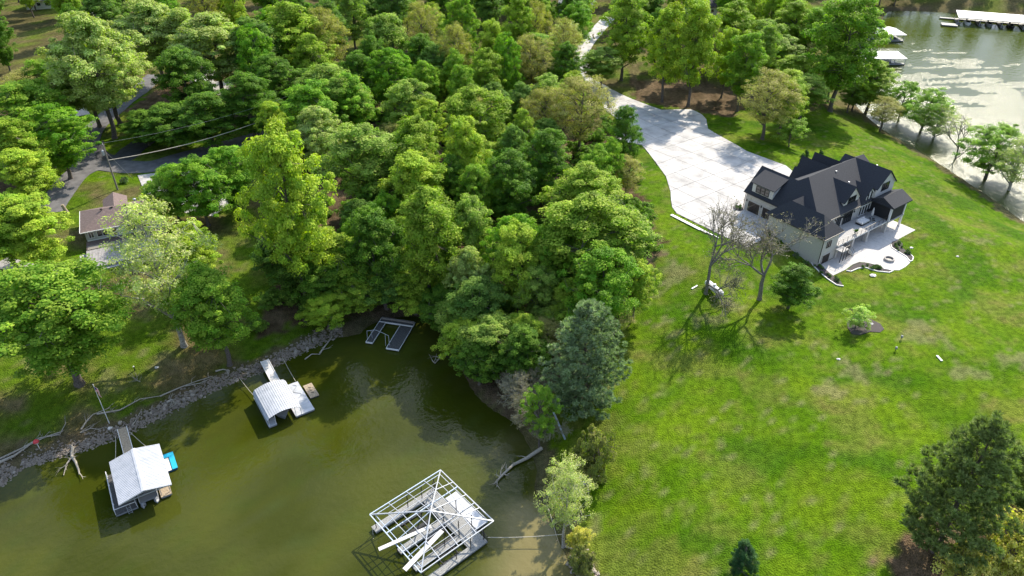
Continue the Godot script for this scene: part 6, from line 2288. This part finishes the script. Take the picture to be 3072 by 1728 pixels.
	dd.rotation_degrees = Vector3(0, 40, 38)
	for e in [[1578, 1232, 7.5, 8.0, -60.0, 30.0, "grey leafless thicket tree on the bank left of the pine"], [1648, 1318, 5.5, 6.0, 120.0, 22.0, "grey leafless brush tree above the fallen trunk"]]:
		var dt := tree("twiggy", on_ground(e[0], e[1]), e[2], e[3], e[6])
		dt.rotation_degrees = Vector3(0, e[4], e[5])
	# parked pickup among the trees and two distant houses
	p = on_ground(600, 252)
	var tk2 := thing("parked_truck", "white pickup half hidden among trees by the far yard", "truck", p, 20.0)
	m = Mb.new()
	m.span(Vector3(-2.6, 0.45, -0.9), Vector3(2.6, 1.1, 0.9))
	part(tk2, "body", m, M.white)
	m = Mb.new()
	m.hull([Vector3(-0.6, 1.1, -0.85), Vector3(1.4, 1.1, -0.85), Vector3(1.4, 1.1, 0.85), Vector3(-0.6, 1.1, 0.85)], [Vector3(-0.4, 1.75, -0.7), Vector3(0.8, 1.75, -0.7), Vector3(0.8, 1.75, 0.7), Vector3(-0.4, 1.75, 0.7)])
	part(tk2, "cab", m, M.glass)
	for x in [-1.6, 1.6]:
		for z in [-0.85, 0.85]:
			m = Mb.new()
			m.tube(Vector3(x, 0.38, z - 0.12), Vector3(x, 0.38, z + 0.12), 0.38, 0.38, 12)
			part(tk2, "wheel", m, M.black)
	for e in [[318, 62, 24.0, 12.0, 8.0, "pale-roofed house behind the tallest pale oak", M.concrete], [1730, 30, -12.0, 13.0, 9.0, "grey-roofed house deep in the far wood", M.gray], [2098, 40, 15.0, 11.0, 8.0, "dark-roofed house behind the tall yellow-green trees", M.shingle], [130, 20, 10.0, 10.0, 7.0, "small grey-roofed house in the top corner of the far wood", M.gray]]:
		p = on_ground(e[0], e[1])
		var hs := thing("distant_house", e[5], "house", p, e[2])
		m = Mb.new()
		m.span(Vector3(-e[3] * 0.5, -0.5, -e[4] * 0.5), Vector3(e[3] * 0.5, 3.2, e[4] * 0.5))
		part(hs, "wall", m, M.siding)
		m = Mb.new()
		gable_block(m, -e[3] * 0.5 - 0.4, e[3] * 0.5 + 0.4, -e[4] * 0.5 - 0.5, e[4] * 0.5 + 0.5, 3.25, 5.6, true)
		part(hs, "roof", m, e[6])
		for k in 3:
			window(hs, Vector3(-e[3] * 0.3 + k * e[3] * 0.3, 1.7, e[4] * 0.5), 1.4, 1.2, Vector3.BACK, 1, 1, M.trim)

func stone_at(p: Vector3, s: float, label: String) -> void:
	var o := MeshInstance3D.new()
	o.name = numbered("lawn_stone")
	o.mesh = stone_mesh(int(p.x * 13.0) + 700)
	o.material_override = M.lumber
	add_child(o)
	o.position = p + Vector3(0, 0.1 * s, 0)
	o.scale = Vector3(s, s * 0.5, s)
	tag(o, label, "stone")

func make_view() -> void:
	var cam := Camera3D.new()
	cam.position = Vector3(0, CAM_H, 0)
	cam.rotation_degrees = Vector3(-PITCH, 0, 0)
	cam.fov = rad_to_deg(2.0 * atan(864.0 / FPX))
	cam.far = 1500.0
	add_child(cam)
	cam.current = true
	var e := Environment.new()
	e.background_mode = Environment.BG_SKY
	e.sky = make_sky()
	e.tonemap_mode = Environment.TONE_MAPPER_LINEAR
	e.tonemap_exposure = 1.6
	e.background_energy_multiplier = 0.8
	e.sdfgi_enabled = true
	e.ssao_enabled = true
	e.ssil_enabled = true
	var we := WorldEnvironment.new()
	we.environment = e
	add_child(we)
	var sun := DirectionalLight3D.new()
	sun.name = "sun"
	sun.light_energy = 1.5
	sun.light_color = Color(1.0, 0.955, 0.88)
	sun.light_angular_distance = 0.5
	sun.shadow_enabled = true
	sun.rotation_degrees = Vector3(-SUN_EL, 180.0 - SUN_AZ, 0)
	add_child(sun)

func _ready() -> void:
	make_view()
	make_materials()
	make_sdf()
	make_land()
	make_paving()
	make_protos()
	make_house()
	make_left_house()
	make_docks()
	make_trees()
	make_undergrowth()
	make_stones()
	make_driftwood()
	make_small_things()
